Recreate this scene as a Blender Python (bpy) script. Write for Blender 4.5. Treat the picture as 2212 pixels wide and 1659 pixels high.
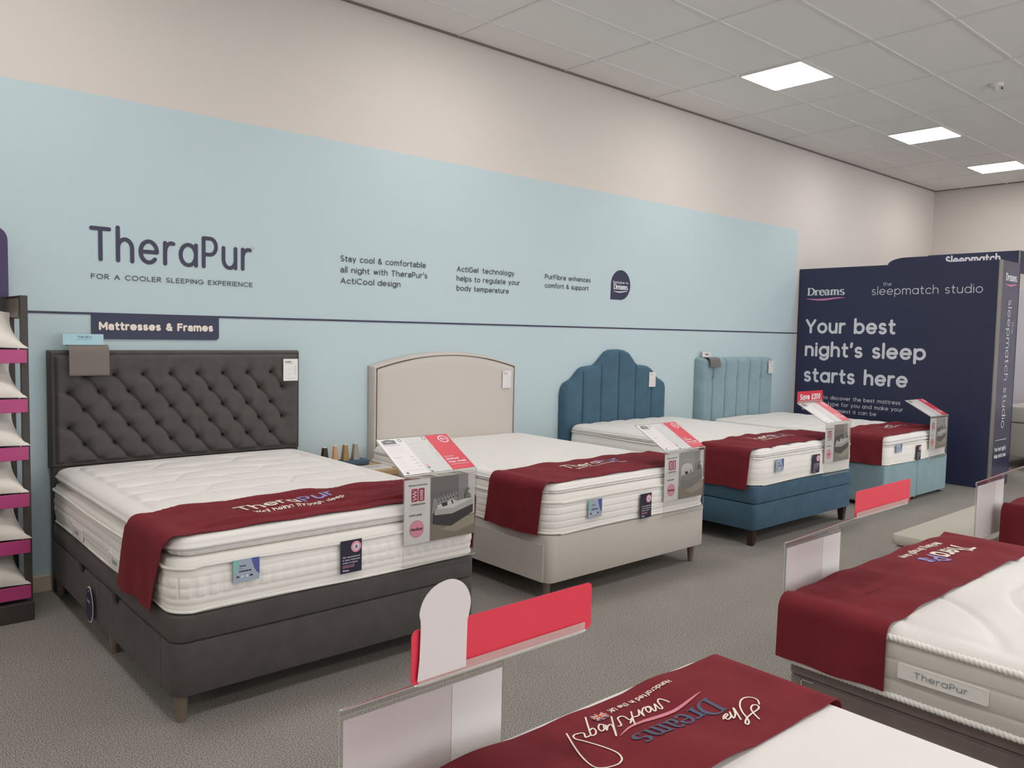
import bpy, bmesh, math, random
import numpy as np
from mathutils import Vector, Matrix
random.seed(4)
PI = math.pi
scene = bpy.context.scene
for o in list(bpy.data.objects):
    bpy.data.objects.remove(o)
COL = scene.collection

# ------------------------------------------------------------------ camera
CAM = Vector((0.0, -5.25, 1.5636))
FPX = 1731.99
R = Matrix(((0.75156908, -0.0272087, 0.65909301),
            (-0.65935232, -0.06121939, 0.74933751),
            (0.01996077, -0.99775341, -0.06395072)))
cam = bpy.data.cameras.new('camera')
cam.sensor_width = 36.0
cam.lens = FPX / 2212 * 36.0
cam.clip_start = 0.05
cam_ob = bpy.data.objects.new('camera', cam)
COL.objects.link(cam_ob)
m4 = Matrix.Identity(4)
for i in range(3):
    m4[i][0] = R[i][0]
    m4[i][1] = -R[i][1]
    m4[i][2] = -R[i][2]
    m4[i][3] = CAM[i]
cam_ob.matrix_world = m4
scene.camera = cam_ob

# ------------------------------------------------------------------ view + world
scene.view_settings.view_transform = 'Standard'
scene.view_settings.look = 'None'
scene.view_settings.gamma = 1.0
scene.view_settings.use_curve_mapping = False
scene.view_settings.exposure = 0.0
scene.cycles.max_bounces = 8
scene.cycles.diffuse_bounces = 5
scene.cycles.transparent_max_bounces = 16
scene.cycles.caustics_reflective = False
scene.cycles.caustics_refractive = False
scene.cycles.use_denoising = True
world = bpy.data.worlds.new('world')
scene.world = world
world.use_nodes = True
world.node_tree.nodes['Background'].inputs[0].default_value = (0.9, 0.95, 1.0, 1)
world.node_tree.nodes['Background'].inputs[1].default_value = 3.3
LAMP_STRENGTH = 20.5          # the shop's LED ceiling panels (built further down)
LAMP_COLOUR = (1.0, 0.975, 0.95)
portal = bpy.data.lights.new('shopfront_portal', 'AREA')
portal.shape = 'RECTANGLE'
portal.size, portal.size_y = 13.2, 2.95
portal.cycles.is_portal = True                # only guides the sampling of the sky through the added shopfront glass
portal_ob = bpy.data.objects.new('shopfront_portal', portal)
COL.objects.link(portal_ob)
portal_ob.location = (6.0, -11.13, 1.625)
portal_ob.rotation_euler = (math.pi / 2, 0, 0)

# ------------------------------------------------------------------ materials
def lin(c):
    c = c / 255.0
    return c / 12.92 if c <= 0.04045 else ((c + 0.055) / 1.055) ** 2.4

def rgb(r, g, b):
    return (lin(r), lin(g), lin(b), 1.0)

def mat(name, col, rough=0.6, noise=None, bump=None, sheen=0.0, metal=0.0, spec=0.5, coat=0.0):
    """noise=(scale, amount): colour mottling; bump=(scale, strength, distance)"""
    m = bpy.data.materials.new(name)
    m.use_nodes = True
    nt = m.node_tree
    b = nt.nodes['Principled BSDF']
    b.inputs['Base Color'].default_value = col
    b.inputs['Roughness'].default_value = rough
    b.inputs['Metallic'].default_value = metal
    b.inputs['Specular IOR Level'].default_value = spec
    if sheen:
        b.inputs['Sheen Weight'].default_value = sheen
        b.inputs['Sheen Roughness'].default_value = 0.5
        b.inputs['Sheen Tint'].default_value = (min(1, col[0] * 3 + .1), min(1, col[1] * 3 + .1), min(1, col[2] * 3 + .1), 1)
    if coat:
        b.inputs['Coat Weight'].default_value = coat
    geo = nt.nodes.new('ShaderNodeNewGeometry')
    if noise:
        n = nt.nodes.new('ShaderNodeTexNoise')
        n.inputs['Scale'].default_value = noise[0]
        n.inputs['Detail'].default_value = 4
        nt.links.new(geo.outputs['Position'], n.inputs['Vector'])
        mp = nt.nodes.new('ShaderNodeMapRange')
        mp.inputs['From Min'].default_value = 0.3
        mp.inputs['From Max'].default_value = 0.7
        mp.inputs['To Min'].default_value = 1 - noise[1]
        mp.inputs['To Max'].default_value = 1 + noise[1]
        nt.links.new(n.outputs['Fac'], mp.inputs['Value'])
        vm = nt.nodes.new('ShaderNodeVectorMath')
        vm.operation = 'SCALE'
        vm.inputs[0].default_value = col[:3]
        nt.links.new(mp.outputs['Result'], vm.inputs['Scale'])
        nt.links.new(vm.outputs['Vector'], b.inputs['Base Color'])
    if bump:
        n = nt.nodes.new('ShaderNodeTexNoise')
        n.inputs['Scale'].default_value = bump[0]
        n.inputs['Detail'].default_value = 3
        nt.links.new(geo.outputs['Position'], n.inputs['Vector'])
        bp = nt.nodes.new('ShaderNodeBump')
        bp.inputs['Strength'].default_value = bump[1]
        bp.inputs['Distance'].default_value = bump[2]
        nt.links.new(n.outputs['Fac'], bp.inputs['Height'])
        nt.links.new(bp.outputs['Normal'], b.inputs['Normal'])
    return m

def wood(name, col, col2):
    m = mat(name, col, 0.55)
    nt = m.node_tree
    b = nt.nodes['Principled BSDF']
    tc = nt.nodes.new('ShaderNodeTexCoord')
    mp = nt.nodes.new('ShaderNodeMapping')
    mp.inputs['Scale'].default_value = (18, 18, 3)
    n = nt.nodes.new('ShaderNodeTexNoise')
    n.inputs['Scale'].default_value = 6
    n.inputs['Detail'].default_value = 6
    mx = nt.nodes.new('ShaderNodeMix')
    mx.data_type = 'RGBA'
    mx.inputs[6].default_value = col
    mx.inputs[7].default_value = col2
    nt.links.new(tc.outputs['Object'], mp.inputs['Vector'])
    nt.links.new(mp.outputs['Vector'], n.inputs['Vector'])
    nt.links.new(n.outputs['Fac'], mx.inputs[0])
    nt.links.new(mx.outputs[2], b.inputs['Base Color'])
    return m

def acrylic(name, tint=(0.95, 0.96, 0.95), refl=1.0, haze=0.0):
    m = bpy.data.materials.new(name)
    m.use_nodes = True
    nt = m.node_tree
    nt.nodes.clear()
    out = nt.nodes.new('ShaderNodeOutputMaterial')
    tr = nt.nodes.new('ShaderNodeBsdfTransparent')
    tr.inputs[0].default_value = (*tint, 1)
    gl = nt.nodes.new('ShaderNodeBsdfGlossy')
    gl.inputs['Roughness'].default_value = 0.06
    fr = nt.nodes.new('ShaderNodeLayerWeight')
    fr.inputs['Blend'].default_value = 0.5
    pw = nt.nodes.new('ShaderNodeMath')
    pw.operation = 'POWER'
    pw.inputs[1].default_value = 4.0
    nt.links.new(fr.outputs['Facing'], pw.inputs[0])
    ml = nt.nodes.new('ShaderNodeMath')
    ml.operation = 'MULTIPLY_ADD'
    ml.inputs[1].default_value = 0.8 * refl
    ml.inputs[2].default_value = 0.035 * refl
    ml.use_clamp = True
    mx = nt.nodes.new('ShaderNodeMixShader')
    nt.links.new(pw.outputs[0], ml.inputs[0])
    nt.links.new(ml.outputs[0], mx.inputs[0])
    if haze:
        df = nt.nodes.new('ShaderNodeBsdfDiffuse')
        df.inputs[0].default_value = (0.75, 0.73, 0.70, 1)
        hz = nt.nodes.new('ShaderNodeMixShader')
        hz.inputs[0].default_value = haze
        nt.links.new(tr.outputs[0], hz.inputs[1])
        nt.links.new(df.outputs[0], hz.inputs[2])
        tr = hz
    nt.links.new(tr.outputs[0], mx.inputs[1])
    nt.links.new(gl.outputs[0], mx.inputs[2])
    nt.links.new(mx.outputs[0], out.inputs[0])
    return m

def carpet_mat():
    m = mat('carpet', rgb(128, 127, 123), 0.95, spec=0.1)
    nt = m.node_tree
    b = nt.nodes['Principled BSDF']
    geo = nt.nodes.new('ShaderNodeNewGeometry')
    n1 = nt.nodes.new('ShaderNodeTexNoise')
    n1.inputs['Scale'].default_value = 210
    n1.inputs['Detail'].default_value = 3
    n1.inputs['Roughness'].default_value = 0.7
    n2 = nt.nodes.new('ShaderNodeTexNoise')
    n2.inputs['Scale'].default_value = 2.0
    n2.inputs['Detail'].default_value = 2
    for n in (n1, n2):
        nt.links.new(geo.outputs['Position'], n.inputs['Vector'])
    cr = nt.nodes.new('ShaderNodeValToRGB')
    cr.color_ramp.elements[0].position = 0.36
    cr.color_ramp.elements[0].color = rgb(80, 76, 73)
    cr.color_ramp.elements[1].position = 0.62
    cr.color_ramp.elements[1].color = rgb(190, 185, 178)
    e = cr.color_ramp.elements.new(0.5)
    e.color = rgb(138, 133, 127)
    nt.links.new(n1.outputs['Fac'], cr.inputs[0])
    mp = nt.nodes.new('ShaderNodeMapRange')
    mp.inputs['To Min'].default_value = 0.88
    mp.inputs['To Max'].default_value = 1.12
    nt.links.new(n2.outputs['Fac'], mp.inputs['Value'])
    vm = nt.nodes.new('ShaderNodeVectorMath')
    vm.operation = 'SCALE'
    nt.links.new(cr.outputs[0], vm.inputs[0])
    nt.links.new(mp.outputs[0], vm.inputs['Scale'])
    nt.links.new(vm.outputs[0], b.inputs['Base Color'])
    bp = nt.nodes.new('ShaderNodeBump')
    bp.inputs['Strength'].default_value = 0.22
    bp.inputs['Distance'].default_value = 0.003
    nt.links.new(n1.outputs['Fac'], bp.inputs['Height'])
    nt.links.new(bp.outputs[0], b.inputs['Normal'])
    return m

def emit_mat(name, col, strength):
    m = bpy.data.materials.new(name)
    m.use_nodes = True
    b = m.node_tree.nodes['Principled BSDF']
    b.inputs['Base Color'].default_value = (0.8, 0.8, 0.8, 1)
    b.inputs['Emission Color'].default_value = (*col, 1)
    b.inputs['Emission Strength'].default_value = strength
    return m

MAT = {}
def setm():
    M_ = MAT
    M_['wall'] = mat('cream_paint', rgb(213, 205, 199), 0.85, bump=(120, 0.08, 0.002), spec=0.2)
    M_['wall_blue'] = mat('pale_blue_paint', rgb(190, 207, 211), 0.8, bump=(120, 0.08, 0.002), spec=0.25)
    M_['ceiling'] = mat('ceiling_tile', rgb(232, 230, 226), 0.95, noise=(300, 0.04), bump=(350, 0.2, 0.001), spec=0.1)
    M_['tbar'] = mat('ceiling_grid_metal', rgb(224, 222, 218), 0.5)
    M_['carpet'] = carpet_mat()
    M_['skirting'] = mat('skirting_paint', rgb(205, 190, 170), 0.5)
    M_['navy'] = mat('navy_print', rgb(44, 46, 76), 0.5, noise=(2, 0.05))
    M_['navy_dark'] = mat('dark_navy_board', rgb(42, 46, 76), 0.5, noise=(60, 0.12))
    M_['navy_sheen'] = mat('satin_navy_board', rgb(50, 52, 82), 0.22, spec=0.7)
    M_['ink'] = mat('dark_ink', rgb(52, 48, 76), 0.5)
    M_['ink_grey'] = mat('charcoal_ink', rgb(62, 64, 74), 0.5)
    M_['ink_light'] = mat('pale_grey_ink', rgb(178, 178, 180), 0.6)
    M_['ink_mid'] = mat('mid_grey_ink', rgb(120, 120, 124), 0.6)
    M_['white_ink'] = mat('white_ink', rgb(222, 222, 228), 0.5)
    M_['cream_ink'] = mat('cream_ink', rgb(235, 222, 210), 0.5)
    M_['pink_ink'] = mat('pink_ink', rgb(214, 128, 176), 0.5)
    M_['charcoal'] = mat('charcoal_velvet', rgb(84, 80, 78), 0.85, noise=(14, 0.10), bump=(900, 0.25, 0.001), sheen=0.25, spec=0.15)
    M_['charcoal_dark'] = mat('notch_shade_button_fabric', rgb(38, 36, 35), 0.85, sheen=0.05, spec=0.15)  # darkened charcoal: painted shade behind the drawer notches; also the button cloth
    M_['beige'] = mat('beige_linen', rgb(200, 192, 185), 0.9, noise=(260, 0.05), bump=(700, 0.25, 0.001), sheen=0.1, spec=0.15)
    M_['beige_grey'] = mat('greige_linen', rgb(188, 182, 170), 0.9, noise=(260, 0.05), bump=(700, 0.2, 0.001), spec=0.15)
    M_['blue'] = mat('petrol_blue_velvet', rgb(70, 97, 115), 0.8, noise=(9, 0.10), bump=(900, 0.25, 0.001), sheen=0.35, spec=0.15)
    M_['pale_blue'] = mat('pale_blue_velvet', rgb(134, 158, 166), 0.75, noise=(7, 0.08), bump=(900, 0.2, 0.001), sheen=0.35, spec=0.2)
    M_['taupe'] = mat('taupe_velvet', rgb(142, 127, 122), 0.75, noise=(10, 0.10), sheen=0.3, spec=0.2)
    M_['tick'] = mat('mattress_knit', rgb(229, 225, 221), 0.9, noise=(500, 0.02), bump=(420, 0.22, 0.0015), spec=0.15)
    M_['border'] = mat('mattress_border', rgb(244, 240, 234), 0.85, bump=(600, 0.15, 0.001), spec=0.2)
    M_['border_grey'] = mat('grey_mattress_border', rgb(208, 202, 194), 0.85, bump=(600, 0.15, 0.001), spec=0.2)
    M_['tape'] = mat('mattress_tape', rgb(238, 234, 228), 0.7, bump=(900, 0.3, 0.001))
    M_['runner'] = mat('burgundy_velour', rgb(116, 41, 48), 0.85, noise=(11, 0.09), bump=(800, 0.2, 0.001), sheen=0.14, spec=0.1)
    M_['acrylic'] = acrylic('clear_acrylic', (0.99, 0.99, 0.987), 1.0)
    M_['glass'] = acrylic('added_shopfront_glass', (0.96, 0.97, 0.96), 1.0)
    M_['acrylic_edge'] = mat('acrylic_edge', rgb(206, 208, 204), 0.2, spec=0.8)
    M_['clip'] = acrylic('frosted_clip_strip', (0.95, 0.95, 0.93), 1.0, 0.22)
    M_['card'] = mat('white_card', rgb(226, 221, 219), 0.35, coat=0.3)
    M_['card_grey'] = mat('pale_grey_card', rgb(208, 206, 205), 0.35, coat=0.3)
    M_['card_back'] = mat('card_reverse_and_shade', rgb(205, 195, 194), 0.5)  # reverse of the cards; also the painted backlit grey of the promo card
    M_['red'] = mat('red_card', rgb(208, 34, 60), 0.4)
    M_['red_gloss'] = mat('glossy_red_card', rgb(222, 66, 84), 0.3, coat=0.5)
    M_['maroon_ink'] = mat('raspberry_ink', rgb(168, 44, 72), 0.5)
    M_['pink'] = mat('pale_pink_ink', rgb(232, 150, 168), 0.5)
    M_['pink_lip'] = mat('magenta_shelf_strip', rgb(182, 64, 122), 0.4)
    M_['rack'] = mat('dark_brown_wood', rgb(62, 56, 52), 0.5, noise=(30, 0.12))
    M_['rack_light'] = mat('brushed_grey_panel', rgb(120, 110, 102), 0.4)
    M_['purple'] = mat('aubergine_board', rgb(56, 40, 84), 0.45)
    M_['pillow'] = mat('white_pillow_cotton', rgb(224, 216, 208), 0.9, bump=(40, 0.4, 0.01), spec=0.1)
    M_['oak'] = wood('oak_veneer', rgb(196, 164, 124), rgb(168, 136, 98))
    M_['oak_grey'] = wood('limed_oak', rgb(136, 122, 108), rgb(108, 94, 80))
    M_['walnut'] = wood('dark_walnut', rgb(64, 44, 36), rgb(42, 30, 26))
    M_['beech'] = wood('pale_beech', rgb(214, 166, 124), rgb(200, 150, 108))
    M_['oak_gold'] = wood('golden_oak', rgb(168, 138, 92), rgb(140, 112, 72))
    M_['grey_wood'] = wood('grey_washed_wood', rgb(168, 160, 150), rgb(140, 134, 126))
    M_['white_pad'] = mat('white_glide_pad', rgb(225, 220, 215), 0.5)
    M_['blue_block'] = mat('navy_blue_felt', rgb(62, 88, 108), 0.8)
    M_['chrome'] = mat('polished_chrome', rgb(232, 232, 232), 0.2, metal=1.0)
    M_['alu'] = mat('brushed_aluminium', rgb(150, 146, 142), 0.35, metal=0.7)
    M_['studs'] = mat('antique_brass_nailheads', rgb(84, 74, 66), 0.35, metal=0.6)
    M_['swatch_taupe'] = mat('taupe_swatch', rgb(122, 112, 106), 0.8, sheen=0.2)
    M_['swatch_grey'] = mat('grey_swatch', rgb(112, 106, 104), 0.5)
    M_['sky_card'] = mat('pale_blue_card', rgb(168, 206, 218), 0.4)
    M_['tag_blue'] = mat('tag_silver_blue', rgb(168, 180, 196), 0.4)
    M_['tag_green'] = mat('tag_mint', rgb(138, 200, 184), 0.4)
    M_['tag_violet'] = mat('tag_violet', rgb(88, 98, 164), 0.4)
    M_['tag_navy'] = mat('tag_navy', rgb(44, 40, 62), 0.4)
    M_['plastic'] = mat('white_plastic', rgb(225, 222, 216), 0.4)
    M_['dark'] = mat('dark_plastic', rgb(40, 38, 38), 0.5)
    M_['lamp'] = emit_mat('led_diffuser', LAMP_COLOUR, LAMP_STRENGTH)
    M_['thread_lilac'] = mat('lilac_thread', rgb(148, 140, 196), 0.6)
    M_['thread_blue'] = mat('slate_blue_thread', rgb(66, 76, 106), 0.6)
    M_['thread_pink'] = mat('rose_thread', rgb(212, 126, 142), 0.6)
    M_['thread_red'] = mat('red_thread', rgb(200, 48, 44), 0.6)
    M_['thread_grey'] = mat('grey_thread', rgb(138, 150, 156), 0.6)
    # tones of the little printed bedroom photographs
    for k, c in dict(pw=(112, 106, 106), pw2=(138, 132, 132), pf=(136, 126, 114), pf2=(160, 150, 136), pb=(58, 54, 58), pm=(172, 168, 164),
                     pg=(108, 120, 84), pc=(205, 200, 196), pd=(44, 42, 44), pbw=(150, 148, 148), pbb=(126, 120, 122), ph=(150, 146, 146)).items():
        M_[k] = mat('print_' + k, rgb(*c), 0.4, coat=0.3)
setm()

# ------------------------------------------------------------------ mesh helpers
class MB:
    def __init__(s):
        s.v = []; s.f = []; s.mi = []
    def add(s, vs, fs, mi=0):
        b = len(s.v)
        s.v.extend([tuple(map(float, p)) for p in vs])
        for f in fs:
            s.f.append(tuple(b + i for i in f))
            s.mi.append(mi)
        return s
    def box(s, x0, x1, y0, y1, z0, z1, mi=0, bev=0.0, seg=2):
        bm = bmesh.new()
        bmesh.ops.create_cube(bm, size=1)
        for v in bm.verts:
            v.co = Vector(((x0 + x1) / 2 + v.co.x * (x1 - x0), (y0 + y1) / 2 + v.co.y * (y1 - y0), (z0 + z1) / 2 + v.co.z * (z1 - z0)))
        if bev > 0:
            bmesh.ops.bevel(bm, geom=list(bm.edges), offset=bev, segments=seg, profile=0.5, affect='EDGES')
        bm.verts.index_update()
        s.add([v.co[:] for v in bm.verts], [[v.index for v in f.verts] for f in bm.faces], mi)
        bm.free()
        return s
    def quad(s, a, b, c, d, mi=0):
        return s.add([a, b, c, d], [(0, 1, 2, 3)], mi)
    def slab(s, outline, P, U, V, t, mi=0, mi_side=None):
        """closed 2D outline -> plate of thickness t, front at P, going back along -N (N = U x V)"""
        P, U, V = Vector(P), Vector(U), Vector(V)
        N = U.cross(V).normalized()
        fr = [P + U * a + V * b for a, b in outline]
        bk = [p - N * t for p in fr]
        n = len(fr)
        s.add(fr + bk, [tuple(range(n)), tuple(range(2 * n - 1, n - 1, -1))], mi)
        s.add(fr + bk, [(i, n + i, n + (i + 1) % n, (i + 1) % n) for i in range(n)], mi if mi_side is None else mi_side)
        return s
    def poly(s, outline, P, U, V, mi=0):
        P, U, V = Vector(P), Vector(U), Vector(V)
        return s.add([P + U * a + V * b for a, b in outline], [tuple(range(len(outline)))], mi)
    def tube(s, pts, r, n=8, mi=0, closed=False):
        pts = [Vector(p) for p in pts]
        N = len(pts); vs = []; fs = []
        for i, p in enumerate(pts):
            a = pts[i - 1] if (i > 0 or closed) else p
            b = pts[(i + 1) % N] if (i < N - 1 or closed) else p
            t = (b - a).normalized()
            up = Vector((0, 0, 1)) if abs(t.z) < 0.9 else Vector((0, 1, 0))
            u = t.cross(up).normalized(); w = u.cross(t)
            rr = r(i) if callable(r) else r
            for k in range(n):
                ang = 2 * PI * k / n
                r2 = rr(ang) if callable(rr) else rr
                vs.append(p + u * math.cos(ang) * r2 + w * math.sin(ang) * r2)
        for i in range(N if closed else N - 1):
            for k in range(n):
                j = (i + 1) % N
                fs.append((i * n + k, i * n + (k + 1) % n, j * n + (k + 1) % n, j * n + k))
        if not closed:
            fs.append(tuple(range(n - 1, -1, -1)))
            fs.append(tuple((N - 1) * n + k for k in range(n)))
        return s.add(vs, fs, mi)
    def lathe(s, prof, c, n=24, mi=0, axis='z'):
        vs = []; fs = []
        for (r, h) in prof:
            for k in range(n):
                a = 2 * PI * k / n
                if axis == 'z':
                    vs.append((c[0] + r * math.cos(a), c[1] + r * math.sin(a), c[2] + h))
                else:
                    vs.append((c[0] + r * math.cos(a), c[1] - h, c[2] + r * math.sin(a)))
        m = len(prof)
        for i in range(m - 1):
            for k in range(n):
                fs.append((i * n + k, i * n + (k + 1) % n, (i + 1) * n + (k + 1) % n, (i + 1) * n + k))
        fs.append(tuple(range(n - 1, -1, -1)))
        fs.append(tuple((m - 1) * n + k for k in range(n)))
        return s.add(vs, fs, mi)
    def frustum(s, c, a0, a1, h, mi=0, mi_cap=None):
        """square taper, base half-size a0, top a1"""
        x, y, z = c
        vs = [(x - a0, y - a0, z), (x + a0, y - a0, z), (x + a0, y + a0, z), (x - a0, y + a0, z),
              (x - a1, y - a1, z + h), (x + a1, y - a1, z + h), (x + a1, y + a1, z + h), (x - a1, y + a1, z + h)]
        return s.add(vs, [(3, 2, 1, 0), (4, 5, 6, 7), (0, 1, 5, 4), (1, 2, 6, 5), (2, 3, 7, 6), (3, 0, 4, 7)], mi)
    def grid(s, P, mi=0, flip=False):
        """P: array (n, m, 3)"""
        n, m = P.shape[:2]
        b = len(s.v)
        s.v.extend(map(tuple, P.reshape(-1, 3).tolist()))
        for i in range(n - 1):
            for j in range(m - 1):
                q = (b + i * m + j, b + (i + 1) * m + j, b + (i + 1) * m + j + 1, b + i * m + j + 1)
                s.f.append(q[::-1] if flip else q)
                s.mi.append(mi)
        return s
    def build(s, name, mats, parent=None, smooth=False, auto=None):
        me = bpy.data.meshes.new(name)
        org = Vector((0, 0, 0))
        if s.v:
            a = np.array(s.v)
            org = Vector(((a[:, 0].min() + a[:, 0].max()) / 2, (a[:, 1].min() + a[:, 1].max()) / 2, a[:, 2].min()))
        me.from_pydata([(p[0] - org.x, p[1] - org.y, p[2] - org.z) for p in s.v], [], s.f)
        if not isinstance(mats, (list, tuple)):
            mats = [mats]
        for m in mats:
            me.materials.append(MAT[m])
        if len(mats) > 1:
            me.polygons.foreach_set('material_index', s.mi)
        if smooth:
            me.polygons.foreach_set('use_smooth', [True] * len(me.polygons))
            if auto:
                try:
                    me.set_sharp_from_angle(angle=auto)
                except Exception:
                    pass
        me.update()
        o = bpy.data.objects.new(name, me)
        COL.objects.link(o)
        o.location = org
        if parent is not None:
            o.parent = parent
            o.location = org - WORLD[parent.name]
        WORLD[o.name] = org
        return o
WORLD = {}

def tag(o, label, cat, group=None):
    o['label'] = label
    o['category'] = cat
    if group:
        o['group'] = group
    return o

def thing(name, label, cat, loc, group=None):
    o = bpy.data.objects.new(name, None)
    o.empty_display_size = 0.1
    COL.objects.link(o)
    o.location = loc
    WORLD[o.name] = Vector(loc)
    return tag(o, label, cat, group)

def struct(o):
    o['kind'] = 'structure'
    return o

def rrect(w, h, r, n=6, corners=(1, 1, 1, 1)):
    """outline of a rounded rectangle from (0,0); corners: bl, br, tr, tl"""
    out = []
    for (cx, cy, a0, on) in ((r, r, PI, corners[0]), (w - r, r, 1.5 * PI, corners[1]), (w - r, h - r, 0, corners[2]), (r, h - r, 0.5 * PI, corners[3])):
        if on and r > 0:
            for k in range(n + 1):
                a = a0 + 0.5 * PI * k / n
                out.append((cx + r * math.cos(a), cy + r * math.sin(a)))
        else:
            out.append((cx + (-r if cx == r else r), cy + (-r if cy == r else r)))
    return out

def circ(cx, cy, rx, ry=None, n=32):
    ry = ry or rx
    return [(cx + rx * math.cos(2 * PI * k / n), cy + ry * math.sin(2 * PI * k / n)) for k in range(n)]

# ------------------------------------------------------------------ stroke lettering
def arc(cx, cy, rx, ry, a0, a1, n=None):
    n = n or max(4, int(abs(a1 - a0) / 15))
    return [(cx + rx * math.cos(math.radians(a0 + (a1 - a0) * k / n)), cy + ry * math.sin(math.radians(a0 + (a1 - a0) * k / n))) for k in range(n + 1)]

def spl(pts, n=6):
    out = []
    P = [pts[0]] + list(pts) + [pts[-1]]
    for i in range(1, len(P) - 2):
        p0, p1, p2, p3 = P[i - 1], P[i], P[i + 1], P[i + 2]
        for k in range(n):
            t = k / n
            out.append(tuple(0.5 * ((2 * p1[j]) + (-p0[j] + p2[j]) * t + (2 * p0[j] - 5 * p1[j] + 4 * p2[j] - p3[j]) * t * t + (-p0[j] + 3 * p1[j] - 3 * p2[j] + p3[j]) * t ** 3) for j in range(2)))
    out.append(tuple(pts[-1]))
    return out

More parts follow.
